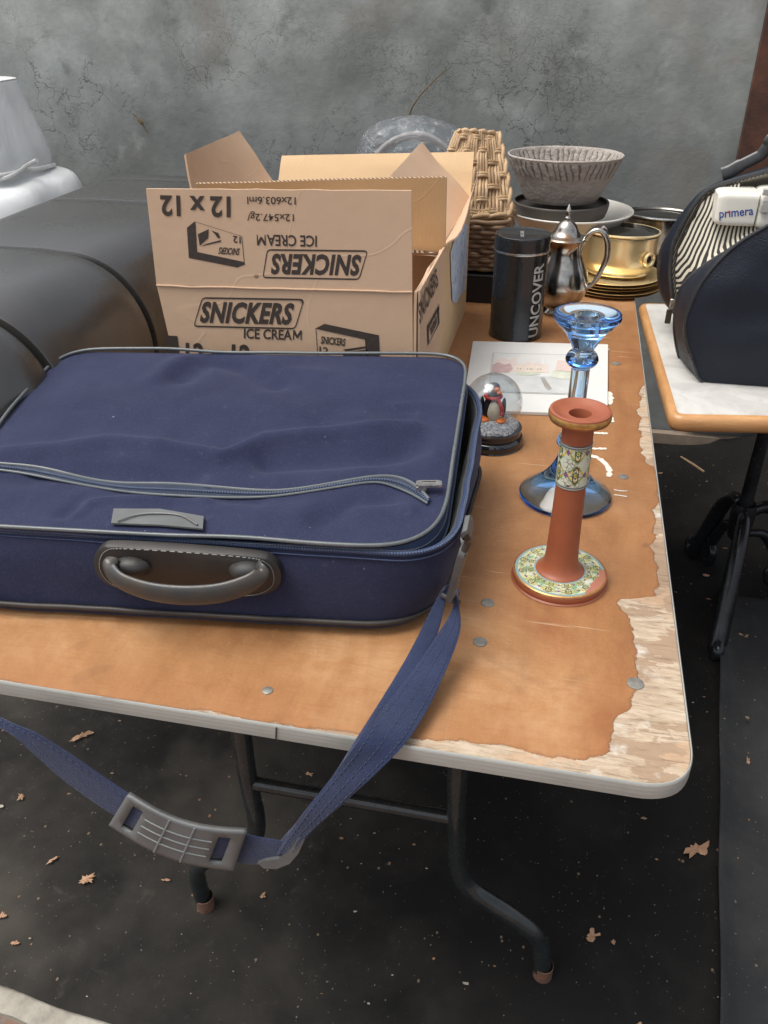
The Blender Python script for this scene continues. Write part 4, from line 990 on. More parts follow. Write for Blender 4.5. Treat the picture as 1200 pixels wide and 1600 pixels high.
# ================================================================== CANDLESTICKS
ORN = {}
def m_ornate(name, polar):
    k = NT(name); x, y, z = k.xyz()
    an = k.math('ARCTAN2', y, x)
    rad = k.math('SQRT', k.math('ADD', k.math('MULTIPLY', x, x), k.math('MULTIPLY', y, y)))
    if polar: u = k.math('MULTIPLY', an, 12/(2*pi)); v = k.math('MULTIPLY', k.math('SUBTRACT', rad, .031), 1/.0115)
    else: u = k.math('MULTIPLY', k.math('ADD', an, 2.02), 5/(2*pi)); v = k.math('MULTIPLY', k.math('SUBTRACT', z, .1475), 1/.029)
    nz = k.math('MULTIPLY', k.math('SUBTRACT', k.noise(260 if polar else 160, 2), .5), .16)
    fu = k.math('SUBTRACT', k.math('FRACT', u), .5); fv = k.math('SUBTRACT', k.math('FRACT', v), .5)
    au, av = k.math('ABSOLUTE', fu), k.math('ABSOLUTE', fv)
    base = k.mix(k.noise(90, 3), (.50, .53, .42), (.62, .62, .50))
    if polar: base = k.mix(k.step(k.noise(110, 3), .48, .58), base, (.58, .55, .24)); base = k.mix(k.step(k.noise(75, 3, .5, 0, k.map(loc=(2, 3, 1))), .52, .62), base, (.22, .38, .20))
    dia = k.math('ADD', k.math('ADD', au, av), nz)
    def line(x_, c0, wd): return k.math('SUBTRACT', 1., k.step(k.math('ABSOLUTE', k.math('SUBTRACT', x_, c0)), wd*.5, wd))
    c = k.mix(line(dia, .44, .085), base, (.14, .32, .14))
    c = k.mix(line(k.math('ADD', k.math('MULTIPLY', au, .75), k.math('ADD', av, k.math('MULTIPLY', nz, -1.))), .33, .055), c, (.62, .46, .06))
    el = k.math('SQRT', k.math('ADD', k.math('MULTIPLY', k.math('MULTIPLY', fu, fu), 5.5), k.math('MULTIPLY', fv, fv)))
    el = k.math('ADD', el, k.math('MULTIPLY', nz, .5))
    c = k.mix(line(el, .36, .06), c, (.13, .022, .018))
    r2_ = k.math('SQRT', k.math('ADD', k.math('MULTIPLY', fu, fu), k.math('MULTIPLY', fv, fv)))
    pet = k.math('MULTIPLY', k.math('COSINE', k.math('MULTIPLY', k.math('ARCTAN2', fv, fu), 6.)), .035)
    c = k.mix(k.math('LESS_THAN', k.math('ADD', r2_, pet), .16), c, (.05, .13, .06)); c = k.mix(k.math('LESS_THAN', r2_, .085), c, (.65, .52, .10))
    c = k.mix(k.math('LESS_THAN', r2_, .035), c, (.03, .02, .05))
    fu2 = k.math('SUBTRACT', k.math('FRACT', k.math('ADD', u, .5)), .5)
    r3_ = k.math('ADD', k.math('MULTIPLY', k.math('ABSOLUTE', fu2), 1.), k.math('MULTIPLY', av, .8))
    c = k.mix(k.math('LESS_THAN', k.math('ADD', r3_, nz), .13), c, (.20, .09, .22))
    sq = k.vor(420 if polar else 230, 'DISTANCE_TO_EDGE')
    c = k.mix(k.math('MULTIPLY', k.math('LESS_THAN', sq, .045), k.step(k.noise(60, 2), .42, .5)), c, (.06, .045, .04))
    if polar:
        edge = k.math('MAXIMUM', k.math('LESS_THAN', rad, .0335), k.math('GREATER_THAN', rad, .0538))
        c = k.mix(edge, c, (.22, .31, .30))
        chip = k.step(k.math('ADD', k.math('ADD', k.math('MULTIPLY', x, 26.), k.math('MULTIPLY', y, -10.)), k.math('MULTIPLY', k.noise(70, 4), .5)), 1.52, 1.6)
        c = k.mix(chip, c, (.40, .145, .085))
    else:
        b1 = k.math('GREATER_THAN', k.math('ABSOLUTE', k.math('SUBTRACT', z, .1705)), .0245)
        c = k.mix(b1, c, (.34, .37, .34))
        b2 = k.math('GREATER_THAN', k.math('ABSOLUTE', k.math('SUBTRACT', z, .1705)), .0285)
        c = k.mix(b2, c, (.05, .055, .06))
        b3 = line(k.math('ABSOLUTE', k.math('SUBTRACT', z, .1705)), .0262, .0010); c = k.mix(b3, c, (.08, .09, .09))
    return k.set(col=c, rough=.32, coat=.25, nrm=k.bump(k.noise(300, 3), .12, .001))
m_terra = simple('terracotta', (.31, .088, .038), (.26, .072, .033), 35, .48, bs=260, bst=.10, rvar=.08)
m_gold = simple('gold_rim', (.66, .42, .13), (.42, .22, .08), 130, .34, .7, 200, .15)
CS = thing('painted_candlestick', 'terracotta candlestick with painted floral bands and gold rims at the table front', 'candlestick', (.035, .915, .7405))
def lt(z): return (.035, .915, .7405)
c0 = (.035, .915, .7405)
bs = obj('base', lathe(c0, refine([(0, 0), (.057, 0), (.0595, .002), (.0603, .006), (.0595, .010), (.0575, .0122), (.03, .0138), (.02, .0138)], 3), 72), m_terra, CS, smooth=40)
obj('gold_rim', lathe(c0, [(.0596, .0098), (.0600, .0102), (.0590, .0118), (.0579, .0126), (.0572, .0128)], 72), m_gold, bs)
obj('floral_ring', lathe(c0, [(.0574, .01275), (.045, .0135), (.031, .0145)], 96), m_ornate('floral_glaze_ring', True), bs)
obj('column', lathe(c0, refine([(.0315, .0138), (.0305, .0155), (.026, .0195), (.0225, .027), (.0208, .038), (.0198, .06), (.0188, .10), (.0183, .135), (.0183, .20), (.0186, .218), (.020, .2265)], 4), 64), m_terra, CS, smooth=60)
obj('floral_band', lathe(c0, [(.0184, .141), (.0190, .1414), (.0190, .1995), (.0184, .200)], 96), m_ornate('floral_glaze_band', False), CS)
tp_ = obj('drip_pan', lathe(c0, [(.0186, .2255), (.030, .2262), (.0345, .2275), (.0360, .231), (.0360, .2365), (.0352, .239), (.0325, .2398), (.0305, .239), (.026, .236), (.018, .2335), (.0132, .2345), (.0128, .233), (.0122, .205), (0, .203)], 64), m_terra, CS, smooth=35)
obj('gold_rim', lathe(c0, [(.0358, .2302), (.0363, .2312), (.0364, .2358), (.0359, .2372)], 64), m_gold, tp_)

k = NT('blue_glass'); m_bglass = k.set(col=(.88, .95, 1.0), rough=.01, trans=1.0, ior=1.45)
va = k.n('ShaderNodeVolumeAbsorption'); va.inputs['Color'].default_value = (.16, .60, .97, 1); va.inputs['Density'].default_value = 22
k.t.links.new(va.outputs[0], k.out.inputs['Volume'])
g0 = (.036, 1.129, .7405)
gp = [(0, .020), (.012, .019), (.030, .012), (.048, .0045), (.060, .0005), (.0665, .0), (.0685, .003), (.0675, .007), (.056, .016), (.040, .030), (.027, .046), (.0185, .064), (.0145, .078), (.0155, .083), (.0205, .088), (.0215, .094), (.0190, .101),
      (.0150, .105), (.0135, .110), (.0130, .15), (.0128, .20), (.0135, .208), (.0195, .212), (.0225, .219), (.0195, .227), (.0150, .231), (.0160, .237), (.0215, .247), (.028, .258), (.0395, .270), (.0450, .277), (.0452, .282), (.0435, .2845), (.034, .283), (.022, .281), (.0145, .2825), (.0128, .281), (.0122, .262), (.0, .259)]
GC = obj('glass_candlestick', lathe(g0, refine(gp, 4), 72), m_bglass, None, smooth=60, loc=g0)
tagit(GC, 'pale blue glass candlestick with a flared cup behind the terracotta one', 'candlestick')

# ================================================================== SNOW GLOBE
s0 = (-.092, 1.288, .7405)
SG = thing('snow_globe', 'small snow globe holding a penguin on a glossy black base beside the suitcase', 'snow globe', s0)
m_gloss = simple('glossy_black', (.008, .009, .012), (.012, .013, .016), 30, .08, bs=200, bst=.02, coat=.6, rvar=.03)
obj('base', lathe(s0, refine([(0, 0), (.050, 0), (.0535, .003), (.054, .010), (.0515, .0155), (.0485, .017), (.0495, .020), (.0490, .027), (.0455, .030), (0, .030)], 3), 60), m_gloss, SG, smooth=50)
m_snow = simple('snow_flakes', (.55, .55, .56), (.10, .10, .11), 260, .7, bs=260, bst=.9, bd=.004, detail=2)
obj('snow', lathe(s0, [(.0445, .0305), (.043, .036), (.035, .043), (.02, .046), (0, .047)], 40, wob=lambda a, z: 1+.03*sin(5*a+z*200)), m_snow, SG)
k = NT('clear_dome'); tr = k.n('ShaderNodeBsdfTransparent'); tr.inputs[0].default_value = (.84, .87, .88, 1)
gl = k.n('ShaderNodeBsdfGlossy'); gl.inputs['Roughness'].default_value = .03; gl.inputs[0].default_value = (.9, .92, .95, 1)
fr_ = k.n('ShaderNodeFresnel'); fr_.inputs[0].default_value = 1.5; ms = k.n('ShaderNodeMixShader')
lw = k.n('ShaderNodeLayerWeight'); lw.inputs[0].default_value = .35
k.put(ms.inputs[0], k.math('MULTIPLY_ADD', k.math('POWER', lw.outputs['Facing'], 2.0), .75, .08)); k.t.links.new(tr.outputs[0], ms.inputs[1]); k.t.links.new(gl.outputs[0], ms.inputs[2]); k.t.links.new(ms.outputs[0], k.out.inputs[0]); m_dome = k.m
dp = [(.0462, .030)]+[(.0475*cos(a), .073+.0475*sin(a)) for a in [-1.05+(pi/2+1.05)*i/20 for i in range(20)]]+[(0, .1205)]
obj('dome', lathe(s0, dp, 56), m_dome, SG, smooth=80)
# penguin figurine
def pq(dx, dy, dz): return V(s0[0]+.010+dx*1.12, s0[1]+dy*1.12, s0[2]+.045+(dz-.045)*1.02)
m_pb = simple('penguin_black', (.012, .012, .014), None, 40, .3); m_pw = simple('penguin_white', (.66, .60, .48), (.5, .45, .34), 60, .4); m_por = simple('penguin_orange', (.72, .16, .025), None, 50, .4); m_pr = simple('penguin_red', (.50, .030, .022), None, 50, .5)
def ellip(c, rx, ry, rz, n=20, m=12):
    return lathe(c, [(cos(-pi/2+pi*i/m)*1 if 0 < i < m else 0, rz*sin(-pi/2+pi*i/m)) for i in range(m+1)], n, rx, ry)
pg = obj('penguin', join(lathe(pq(-.010, 0, .040), refine([(0, 0), (.012, .002), (.0165, .014), (.0155, .028), (.0105, .040), (.0085, .044), (.0105, .050), (.011, .056), (.008, .064), (0, .067)], 3), 24)), m_pb, SG, smooth=70)
obj('belly', lathe(pq(-.0065, -.0045, .041), refine([(0, 0), (.010, .003), (.0145, .014), (.0135, .026), (.008, .038), (0, .041)], 3), 24), m_pw, pg, smooth=70)
obj('face_patch', ellip(pq(-.0045, -.0085, .0975), .0055, .004, .0042), m_por, pg)
obj('beak', lathe(pq(-.001, -.012, .094), [(0, -.003), (.004, -.001), (.0035, .0015), (0, .004)], 10), m_por, pg)
for dx in (-.020, .004): obj('foot', ellip(pq(dx, -.012, .0465), .009, .010, .004), m_por, pg)
for dx, s_ in ((-.026, -1), (.0065, 1)): obj('wing', ellip(pq(dx, .0, .064), .004, .009, .017), m_pb, pg)
obj('scarf', join(tube([pq(-.010+.0115*cos(a), -.001+.0115*sin(a), .083) for a in [2*pi*i/24 for i in range(24)]], .003, 8, True), tube(catmull([pq(-.002, -.012, .082), pq(.004, -.015, .072), pq(.006, -.017, .058)], 4), .0032, 8)), m_pr, pg)

# ================================================================== PICTURE TILE
tc = [(-.172, 1.735), (.107, 1.768), (.101, 1.423), (-.153, 1.393)]
tc = [PZ(p, .7465) for p in ((739, 533), (950, 538), (949, 648), (722, 640))]   # corners on the table plane
TB = thing('picture_board', 'white board with a faded watercolour of a waterside village lying on the table', 'picture', ((tc[0]+tc[2])/2*1.0)-V(0, 0, .006))
m_paper = simple('white_board', (.68, .675, .65), (.63, .62, .59), 12, .4, bs=200, bst=.05)
bl_, br_, tl_, tr_ = tc[3], tc[2], tc[0], tc[1]
def tq(u, v, z_=.0004): 
    p = (bl_*(1-u)+br_*u)*(1-v)+(tl_*(1-u)+tr_*u)*v; return V(p.x, p.y, .7465+z_)
bd = [tq(0, 0, 0), tq(1, 0, 0), tq(1, 1, 0), tq(0, 1, 0)]
bd = rrect(bd, .004, 3)
obj('board', loft([[p-V(0, 0, .0055) for p in bd], bd], True, True, True), m_paper, TB, smooth=20)
def wash(name, c1, c2, sc=40): return simple(name, c1, c2, sc, .55, bs=300, bst=.05)
def area(uv, z_): return poly([tq(u, v, z_) for u, v in uv])
x0, x1, y0, y1 = .17, .80, .24, .80
def pic(pts, z_): return area([(x0+(x1-x0)*a, y0+(y1-y0)*b) for a, b in pts], z_)
obj('frame_line', frame_vf([tq(u, v, .0006) for u, v in ((x0-.012, y0-.012), (x1+.012, y0-.012), (x1+.012, y1+.012), (x0-.012, y1+.012))], [tq(u, v, .0006) for u, v in ((x0, y0), (x1, y0), (x1, y1), (x0, y1))]), wash('grey_line', (.50, .50, .47), (.42, .42, .40)), TB, smooth=0)
pt = obj('painting', pic([(0, 0), (1, 0), (1, 1), (0, 1)], .0008), wash('pale_wash', (.66, .64, .60), (.56, .57, .57), 22), TB, smooth=0)
m_w1 = wash('grey_water', (.58, .58, .56), (.46, .47, .46), 30); m_w2 = wash('pink_wash', (.60, .50, .46), (.66, .58, .52), 40); m_w3 = wash('mauve_wash', (.40, .27, .27), (.52, .38, .36), 60); m_w4 = wash('roof_wash', (.60, .46, .41), (.62, .52, .47), 50); m_w5 = wash('green_wash', (.46, .50, .38), (.60, .60, .52), 60); m_w6 = wash('dark_wash', (.24, .22, .20), (.38, .36, .33), 80); m_w7 = wash('cream_wash', (.70, .62, .50), (.62, .52, .42), 60)
def pa_(name, pts, z_, m): obj(name, pic(pts, z_), m, pt, smooth=0)
pa_('water', [(.0, 0), (1, 0), (1, .36), (.62, .40), (.30, .46), (0, .42)], .0011, m_w1)
pa_('village', [(.0, .5), (.02, .78), (.10, .88), (.18, .82), (.26, .90), (.30, .70), (.36, .72), (.40, .80), (.46, .74), (.52, .80), (.58, .70), (.64, .72), (.66, .50)], .0012, m_w2)
pa_('trees', [(.0, .46), (0, .66), (.06, .74), (.14, .68), (.20, .72), (.24, .58), (.20, .47)], .0014, m_w3)
pa_('house', [(.27, .50), (.27, .66), (.34, .66), (.34, .50)], .0015, m_w7); pa_('house', [(.38, .50), (.38, .70), (.47, .68), (.47, .50)], .0015, m_w7); pa_('house', [(.50, .50), (.50, .66), (.58, .64), (.58, .50)], .0015, m_w7)
pa_('roof', [(.72, .56), (.74, .84), (1.0, .82), (1.0, .54)], .0014, m_w4)
pa_('spire', [(.555, .72), (.57, .98), (.585, .72)], .0016, wash('white_spire', (.74, .74, .74), None))
pa_('hedge', [(.66, .40), (.70, .55), (1.0, .53), (1.0, .34), (.8, .34)], .0016, m_w5)
pa_('bank', [(.26, .44), (.30, .50), (.48, .50), (.56, .46), (.46, .42), (.34, .41)], .0016, m_w5)
pa_('boat', [(.56, .36), (.60, .38), (.70, .10), (.66, .06), (.62, .12)], .0017, m_w6)
for a in (.29, .32, .40, .43, .45, .52, .55): pa_('window', [(a, .56), (a, .60), (a+.012, .60), (a+.012, .56)], .0018, m_w6)
#PART4
# ================================================================== BENCH UNDER THE TRUNK
bench = thing('low_bench', 'dark low bench carrying the ribbed black case', 'bench', (-.97, 1.75, 0))
m_dw = simple('dark_wood', (.05, .035, .025), (.03, .022, .018), 20, .7)
obj('bench_top', boxm(-1.2, -.735, 1.2, 2.2, .615, .648), m_dw, bench)
for x_ in (-1.17, -.765):
    for y_ in (1.62, 2.16): obj('leg', boxm(x_-.02, x_+.02, y_-.02, y_+.02, .0, .614), m_dw, bench)

# ================================================================== WICKER BASKET
k = NT('wicker'); g = k.n('ShaderNodeNewGeometry')
m_wick = k.set(col=k.mix(k.noise(40, 4), k.ramp(g.outputs['Random Per Island'], [(0, (.34, .21, .10)), (.5, (.54, .36, .19)), (1., (.70, .50, .29))]), (.26, .16, .085)), rough=.6, nrm=k.bump(k.noise(200, 3), .3, .002))
k = NT('brown_wicker'); g = k.n('ShaderNodeNewGeometry')
m_wickd = k.set(col=k.mix(k.noise(35, 4), k.ramp(g.outputs['Random Per Island'], [(0, (.17, .095, .05)), (.5, (.27, .165, .09)), (1., (.36, .23, .13))]), (.10, .055, .03)), rough=.6, nrm=k.bump(k.noise(200, 3), .3, .002))
block = thing('black_block', 'plain black crate under the wicker basket', 'block', (-.25, 2.15, .741))  # plain black block filling the dark area under the basket
obj('block_side', rrect and loft([rrect([V(-.40, 2.03, z_), V(-.135, 2.03, z_), V(-.135, 2.27, z_), V(-.40, 2.27, z_)], .015, 4) for z_ in (.7412, .808)], True, True, True), simple('block_black', (.010, .010, .011), None, 30, .5), block, smooth=30)
obj('block_rim', tube(rrect([V(-.40, 2.03, .806), V(-.135, 2.03, .806), V(-.135, 2.27, .806), V(-.40, 2.27, .806)], .015, 4), .003, 6, True), simple('block_rim_black', (.012, .012, .012), None), block)
bask = thing('wicker_basket', 'woven wicker basket with its pale open lid leaning up behind the cartons', 'basket', (-.25, 2.15, .812))
vfs = []
for r_ in range(11):
    z0 = .818+r_*.0112
    cs = [V(-.335, 2.045, z0), V(-.152, 2.045, z0), V(-.148, 2.225, z0), V(-.335, 2.225, z0)]
    lp = rrect(cs, .03, 6); L2 = []
    for a, b in zip(lp, lp[1:]+lp[:1]):
        n_ = max(1, int((b-a).length/.005)); L2 += [a.lerp(b, i/n_) for i in range(n_)]
    s_ = 0; out = []; o2 = offs(L2, 1)
    for i, p in enumerate(L2):
        s_ += (L2[i]-L2[i-1]).length if i else 0
        nv_ = (o2[i]-p).normalized(); w_ = .0035*sin(s_*2*pi/.05+pi*(r_ % 2))+.002*mnoise.noise(V(s_*20, r_, 1))
        out.append(p+nv_*(w_+.010*(r_/11))+V(0, 0, .0018*mnoise.noise(V(s_*14, r_, 7))))
    vfs.append(tube(out, .0056, 6, True))
obj('woven_side', join(*vfs), m_wickd, bask, smooth=70)
obj('basket_floor', boxm(-.33, -.157, 2.05, 2.22, .8125, .818), m_wickd, bask)
o_, ex = V(-.330, 2.035, .938), V(.188, .004, 0); ey = V(-.0, .10, .172); en = ex.cross(ey).normalized()
vfs = []
def lidp(u, v, n_=0): return o_+ex*(u*(1-.27*v**1.4)+(1-u)*.22*v**1.4)+ey*v+en*n_+V(0, .05*u*u+.02*v*v, -.012*u*u*v)
for i in range(22):
    u0 = .02+.96*i/21
    vfs.append(tube([lidp(u0+.006*mnoise.noise(V(i, j*.3, 0)), j/40, .0042*sin(j/40*2*pi*2.6+(pi if (i//4) % 2 else 0))) for j in range(41)], .0042, 6))
for j in range(7):
    v0 = .05+.87*j/6
    for q_ in (0, 1): vfs.append(tube([lidp(i/40, v0+q_*.028+.004*mnoise.noise(V(i*.3, j, q_)), -.0045*sin(i/40*2*pi*3.5+(pi if j % 2 else 0))) for i in range(41)], .004, 6))
for ph in (0, pi):
    bl = [lidp(u, v) for u, v in [(i/14, 0) for i in range(14)]+[(1, i/16) for i in range(17)]+[(1-i/14, 1) for i in range(1, 14)]]
    vfs.append(tube([p+en*.005*cos(i*1.1+ph)+ex.normalized()*.004*sin(i*1.1+ph)+V(0, 0, .003*sin(i*1.1+ph)) for i, p in enumerate(bl)], .0055, 6))
obj('lid', join(*vfs), m_wick, bask, smooth=70)

# ================================================================== CLEAR BAG
k = NT('clear_film'); tr = k.n('ShaderNodeBsdfTransparent'); tr.inputs[0].default_value = (.86, .92, .96, 1)
gl = k.n('ShaderNodeBsdfGlossy'); gl.inputs['Roughness'].default_value = .12; di = k.n('ShaderNodeBsdfDiffuse'); di.inputs[0].default_value = (.55, .62, .68, 1)
bn = k.bump(k.noise(26, 5, .6, .8), .9, .02); k.put(gl.inputs['Normal'], bn)
fr_ = k.n('ShaderNodeFresnel'); k.put(fr_.inputs['Normal'], bn); fr_.inputs[0].default_value = 1.45
m1 = k.n('ShaderNodeMixShader'); k.put(m1.inputs[0], .13); k.t.links.new(tr.outputs[0], m1.inputs[1]); k.t.links.new(di.outputs[0], m1.inputs[2])
m2 = k.n('ShaderNodeMixShader'); k.put(m2.inputs[0], k.math('MULTIPLY_ADD', fr_.outputs[0], .8, .03)); k.t.links.new(m1.outputs[0], m2.inputs[1]); k.t.links.new(gl.outputs[0], m2.inputs[2])
k.t.links.new(m2.outputs[0], k.out.inputs[0]); m_film = k.m
cb = thing('clear_bag', 'clear bluish plastic bag holding coiled tubing behind the pale carton', 'plastic bag', (-.44, 2.38, .741))
def bag_w(a, z): return 1+.05*sin(2*a+1)+.13*mnoise.noise(V(cos(a)*2, sin(a)*2, z*7))+.03*mnoise.noise(V(cos(a)*7, sin(a)*7, z*16))
obj('film', lathe((-.43, 2.38, .742), refine([(0, 0), (.13, .0), (.16, .05), (.172, .14), (.168, .22), (.150, .285), (.122, .33), (.085, .355), (.03, .372), (0, .374)], 4), 64, 1.0, .55, bag_w), m_film, cb, smooth=80)
m_hose = simple('pale_tubing', (.50, .40, .34), (.44, .35, .30), 30, .45)
for i, (r_, dz, tl_) in enumerate(((.125, .205, .35), (.105, .225, .15), (.13, .19, -.2))):
    obj('coil', tube([V(-.43+r_*cos(a), 2.37+.045*sin(a+tl_)+.01*i, .742+dz+r_*.95*sin(a)) for a in [2*pi*q/48 for q in range(48)]], .007, 8, True), m_hose, cb)

# ================================================================== TIN
k = NT('black_tin'); m_tin = k.set(col=k.mix(k.noise(12, 4), (.0045, .005, .006), (.009, .0095, .011)), rough=k.math('MULTIPLY_ADD', k.noise(18, 4), .14, .20), metal=0, spec=.7, coat=.4, nrm=k.bump(k.noise(9, 3), .06, .004))
t0 = (-.094, 1.827, .7405)
TN = thing('black_tin', 'tall black storage tin with grey upright lettering on its side', 'tin', t0)
m_sil = simple('bare_metal', (.62, .62, .60), (.45, .45, .44), 60, .28, 1, 200, .1)
obj('body', lathe(t0, [(0, 0), (.0575, .0), (.0585, .002), (.0585, .0045), (.0572, .0065), (.0572, .186), (.055, .187)], 72), m_tin, TN)
obj('bead', lathe(t0, [(.0572, .1845), (.0592, .186), (.0598, .188), (.0592, .190), (.0572, .1905)], 72), m_sil, TN)
tlid = obj('lid', lathe(t0, [(.0572, .190), (.0588, .1905), (.0590, .193), (.0590, .215), (.0582, .2185), (.0565, .2195), (.0545, .2185), (.053, .2178), (0, .2178)], 72), m_tin, TN, smooth=30)
m_let = simple('grey_lettering', (.42, .41, .39), (.34, .33, .31), 90, .5)
vs, fs = text_vf('UNCOVER', 0, .02, 1.0, 14)
nv_ = []
for v in vs:
    a = radians(-30-27*v.y); nv_.append(V(t0[0]+.0577*cos(a), t0[1]+.0577*sin(a), t0[2]+.010+.158*v.x))
obj('lettering', (nv_, fs), m_let, TN, smooth=0)
l0 = V(t0[0]+.004, t0[1]-.028, t0[2]+.2181)
obj('lettering', place(text_vf('UNCOVER', 0, .01), l0, l0+V(-.004, .052, 0), l0+V(-.0075, 0, 0)), m_let, tlid, smooth=0)

# ================================================================== METALWARE
k = NT('tarnished_silver')
c = k.ramp(k.noise(14, 6, .65, .5), [(.3, (.16, .145, .13)), (.55, (.48, .46, .42)), (.75, (.70, .68, .64))])
c = k.mix(k.step(k.noise(9, 3, .5, .5, k.map(loc=(3, 2, 1))), .60, .75), c, (.30, .19, .12))
m_silv = k.set(col=c, rough=k.math('MULTIPLY_ADD', k.noise(20, 4), .16, .10), metal=1, nrm=k.bump(k.noise(30, 3), .06, .002))
k = NT('brass')
c = k.ramp(k.noise(9, 5, .6, .4), [(.3, (.86, .64, .30)), (.6, (1., .82, .48)), (.8, (.94, .74, .38))])
m_brass = k.set(col=c, rough=k.math('MULTIPLY_ADD', k.noise(16, 4), .14, .17), metal=.65, nrm=k.bump(k.noise(25, 3), .05, .002))
m_dbrass = simple('dull_brass', (.74, .54, .26), (.55, .38, .18), 40, .34, .7, 120, .08)
p0 = (-.006, 2.0, .7405)
TPt = thing('metal_jug', 'tarnished silver lidded jug with a scrolled handle beside the black tin', 'jug', p0)
obj('body', lathe(p0, refine([(0, .004), (.034, .0), (.040, .003), (.036, .010), (.033, .016), (.044, .026), (.058, .045), (.0625, .068), (.058, .095), (.047, .122), (.041, .142), (.042, .158), (.047, .170)], 4), 64), m_silv, TPt, smooth=60)
jl = obj('lid', lathe(p0, refine([(.049, .169), (.050, .172), (.046, .176), (.036, .180), (.028, .188), (.022, .200), (.014, .209), (.007, .213)], 4), 64), m_silv, TPt, smooth=60)
obj('finial', lathe(p0, refine([(.006, .211), (.0075, .216), (.0045, .222), (.007, .229), (.0045, .237), (.002, .243), (0, .246)], 4), 24), m_silv, jl, smooth=60)
def jp(px): return PY(px, 1.985)
hh = catmull([jp(p) for p in ((905, 398), (912, 378), (926, 362), (941, 362), (949, 378), (948, 402), (938, 425), (926, 444), (912, 452))], 6)
obj('handle', tube(hh, [.0045+.0022*sin(pi*i/(len(hh)-1)) for i in range(len(hh))], 10), m_silv, TPt, smooth=60)
obj('thumb_scroll', tube(catmull([jp(p) for p in ((936, 362), (944, 355), (949, 363), (944, 370))], 5), .0035, 8), m_silv, TPt)
0 and obj('spout', tube(catmull([V(p0[0]-.052, 1.985, .80), V(p0[0]-.075, 1.98, .83), V(p0[0]-.082, 1.978, .875), V(p0[0]-.094, 1.975, .905)], 6), [.014-.007*i/18 for i in range(19)], 12), m_silv, TPt, smooth=60)
pc = (.122, 2.232)
for i in range(5):
    dx, dy = (.0, .004, -.003, .003, 0)[i], (0, -.003, .003, .001, 0)[i]; z0 = .7408+i*.0078
    pl0 = (pc[0]+dx, pc[1]+dy, z0); nm = ('bottom', 'second', 'middle', 'fourth', 'top')[i]
    o = obj('brass_plate', lathe(pl0, [(0, 0), (.085, 0), (.092, .001), (.118, .0052), (.1215, .0062), (.1222, .0072), (.1208, .0078), (.117, .0068), (.092, .0026), (.085, .0018), (0, .0018)], 72), m_dbrass if i < 4 else m_brass, None, smooth=50, loc=pl0)
    tagit(o, ('brass plate at the very bottom of the stack under the oval brass pot', 'brass plate second from the bottom of the stack', 'brass plate in the middle of the stack of five', 'brass plate second from the top of the stack', 'brass plate on top of the stack, right under the oval brass pot')[i], 'plate', 'stacked brass plates')
def pot(nm, lab, c, rx, ry, h, m, ml, rot):
    R_ = Matrix.Translation(Vector(c)) @ Matrix.Rotation(rot, 4, 'Z')
    t = thing(nm, lab, 'pot', c); kx = 1; 
    obj('body', xf(lathe((0, 0, 0), refine([(0, .003), (.075, .003), (.080, 0), (.085, .004), (.083, .008), (.088, .012), (.0935, .028), (.095, .05), (.094, .075), (.0945, h-.004), (.092, h)], 3), 72, rx/.095, ry/.095), R_), m, t, smooth=50)
    l_ = obj('lid', xf(lathe((0, 0, h), refine([(.090, -.004), (.096, -.002), (.0975, .002), (.096, .006), (.092, .0065), (.086, .002), (.07, .002), (.04, .005), (0, .006)], 3), 72, rx/.095, ry/.095), R_), ml, t, smooth=40)
    obj('rim', xf(tube([V(rx*1.015*cos(a), ry*1.015*sin(a), h+.004) for a in [2*pi*i/64 for i in range(64)]], .0034, 8, True), R_), m_brass if m is m_brass else m_sil, l_)
    for a in (-.55, pi-.55):
        ring_c = V(rx*cos(a), ry*sin(a), h*.5); nn = V(cos(a)/rx, sin(a)/ry, 0).normalized(); tt = V(-nn.y, nn.x, 0)
        rg = tube([ring_c+nn*.008+tt*.013*cos(q)+V(0, 0, .014*sin(q)) for q in [2*pi*i/24 for i in range(24)]], .0042, 8, True)
        bk = lathe((0, 0, 0), [(0, -.004), (.010, -.003), (.010, .004), (0, .006)], 16); Mx = Matrix.Translation(ring_c) @ Matrix((tt, V(0, 0, 1), nn)).transposed().to_4x4()
        hd = obj('handle', xf(rg, R_), m, t); obj('socket', xf(xf(bk, Mx), R_), simple('dark_socket', (.02, .016, .012), None, 30, .4, .6), hd)
    return t
m_dlid = simple('dark_lid_metal', (.20, .19, .17), (.13, .12, .11), 14, .16, 1, 60, .06)
pot('brass_pot', 'oval polished brass pot with a dark lid on the stack of plates', (.128, 2.232, .7806), .092, .074, .098, m_brass, m_dlid, -.25)
pot('silver_pot', 'oval silver rimmed pot half hidden behind the brass pot', (.235, 2.43, .7460), .098, .07, .135, m_silv, m_dlid, -.2)

# ================================================================== BOWLS
w0 = (-.008, 2.335, .7412)
WB = obj('white_bowl', lathe(w0, refine([(0, .006), (.058, .004), (.064, 0), (.066, .004), (.060, .012), (.064, .03), (.095, .085), (.135, .135), (.158, .157), (.165, .163), (.166, .167), (.162, .168), (.150, .160), (.125, .140), (.085, .105), (.04, .092), (0, .09)], 4), 96), simple('cream_ceramic', (.70, .68, .62), (.64, .61, .54), 8, .22, 0, 40, .03, .001, .06, .2), None, smooth=60, loc=w0)
tagit(WB, 'large cream white bowl underneath the dark dish and grey basket bowl', 'bowl')
d0 = (-.03, 2.315, .8975)
DD = obj('dark_dish', lathe(d0, refine([(0, 0), (.105, .0), (.116, .004), (.121, .016), (.123, .028), (.1225, .034), (.117, .034), (.112, .020), (0, .012)], 3), 80), simple('brown_grey_stoneware', (.085, .070, .058), (.06, .052, .046), 20, .55, 0, 120, .3), None, smooth=50, loc=d0)
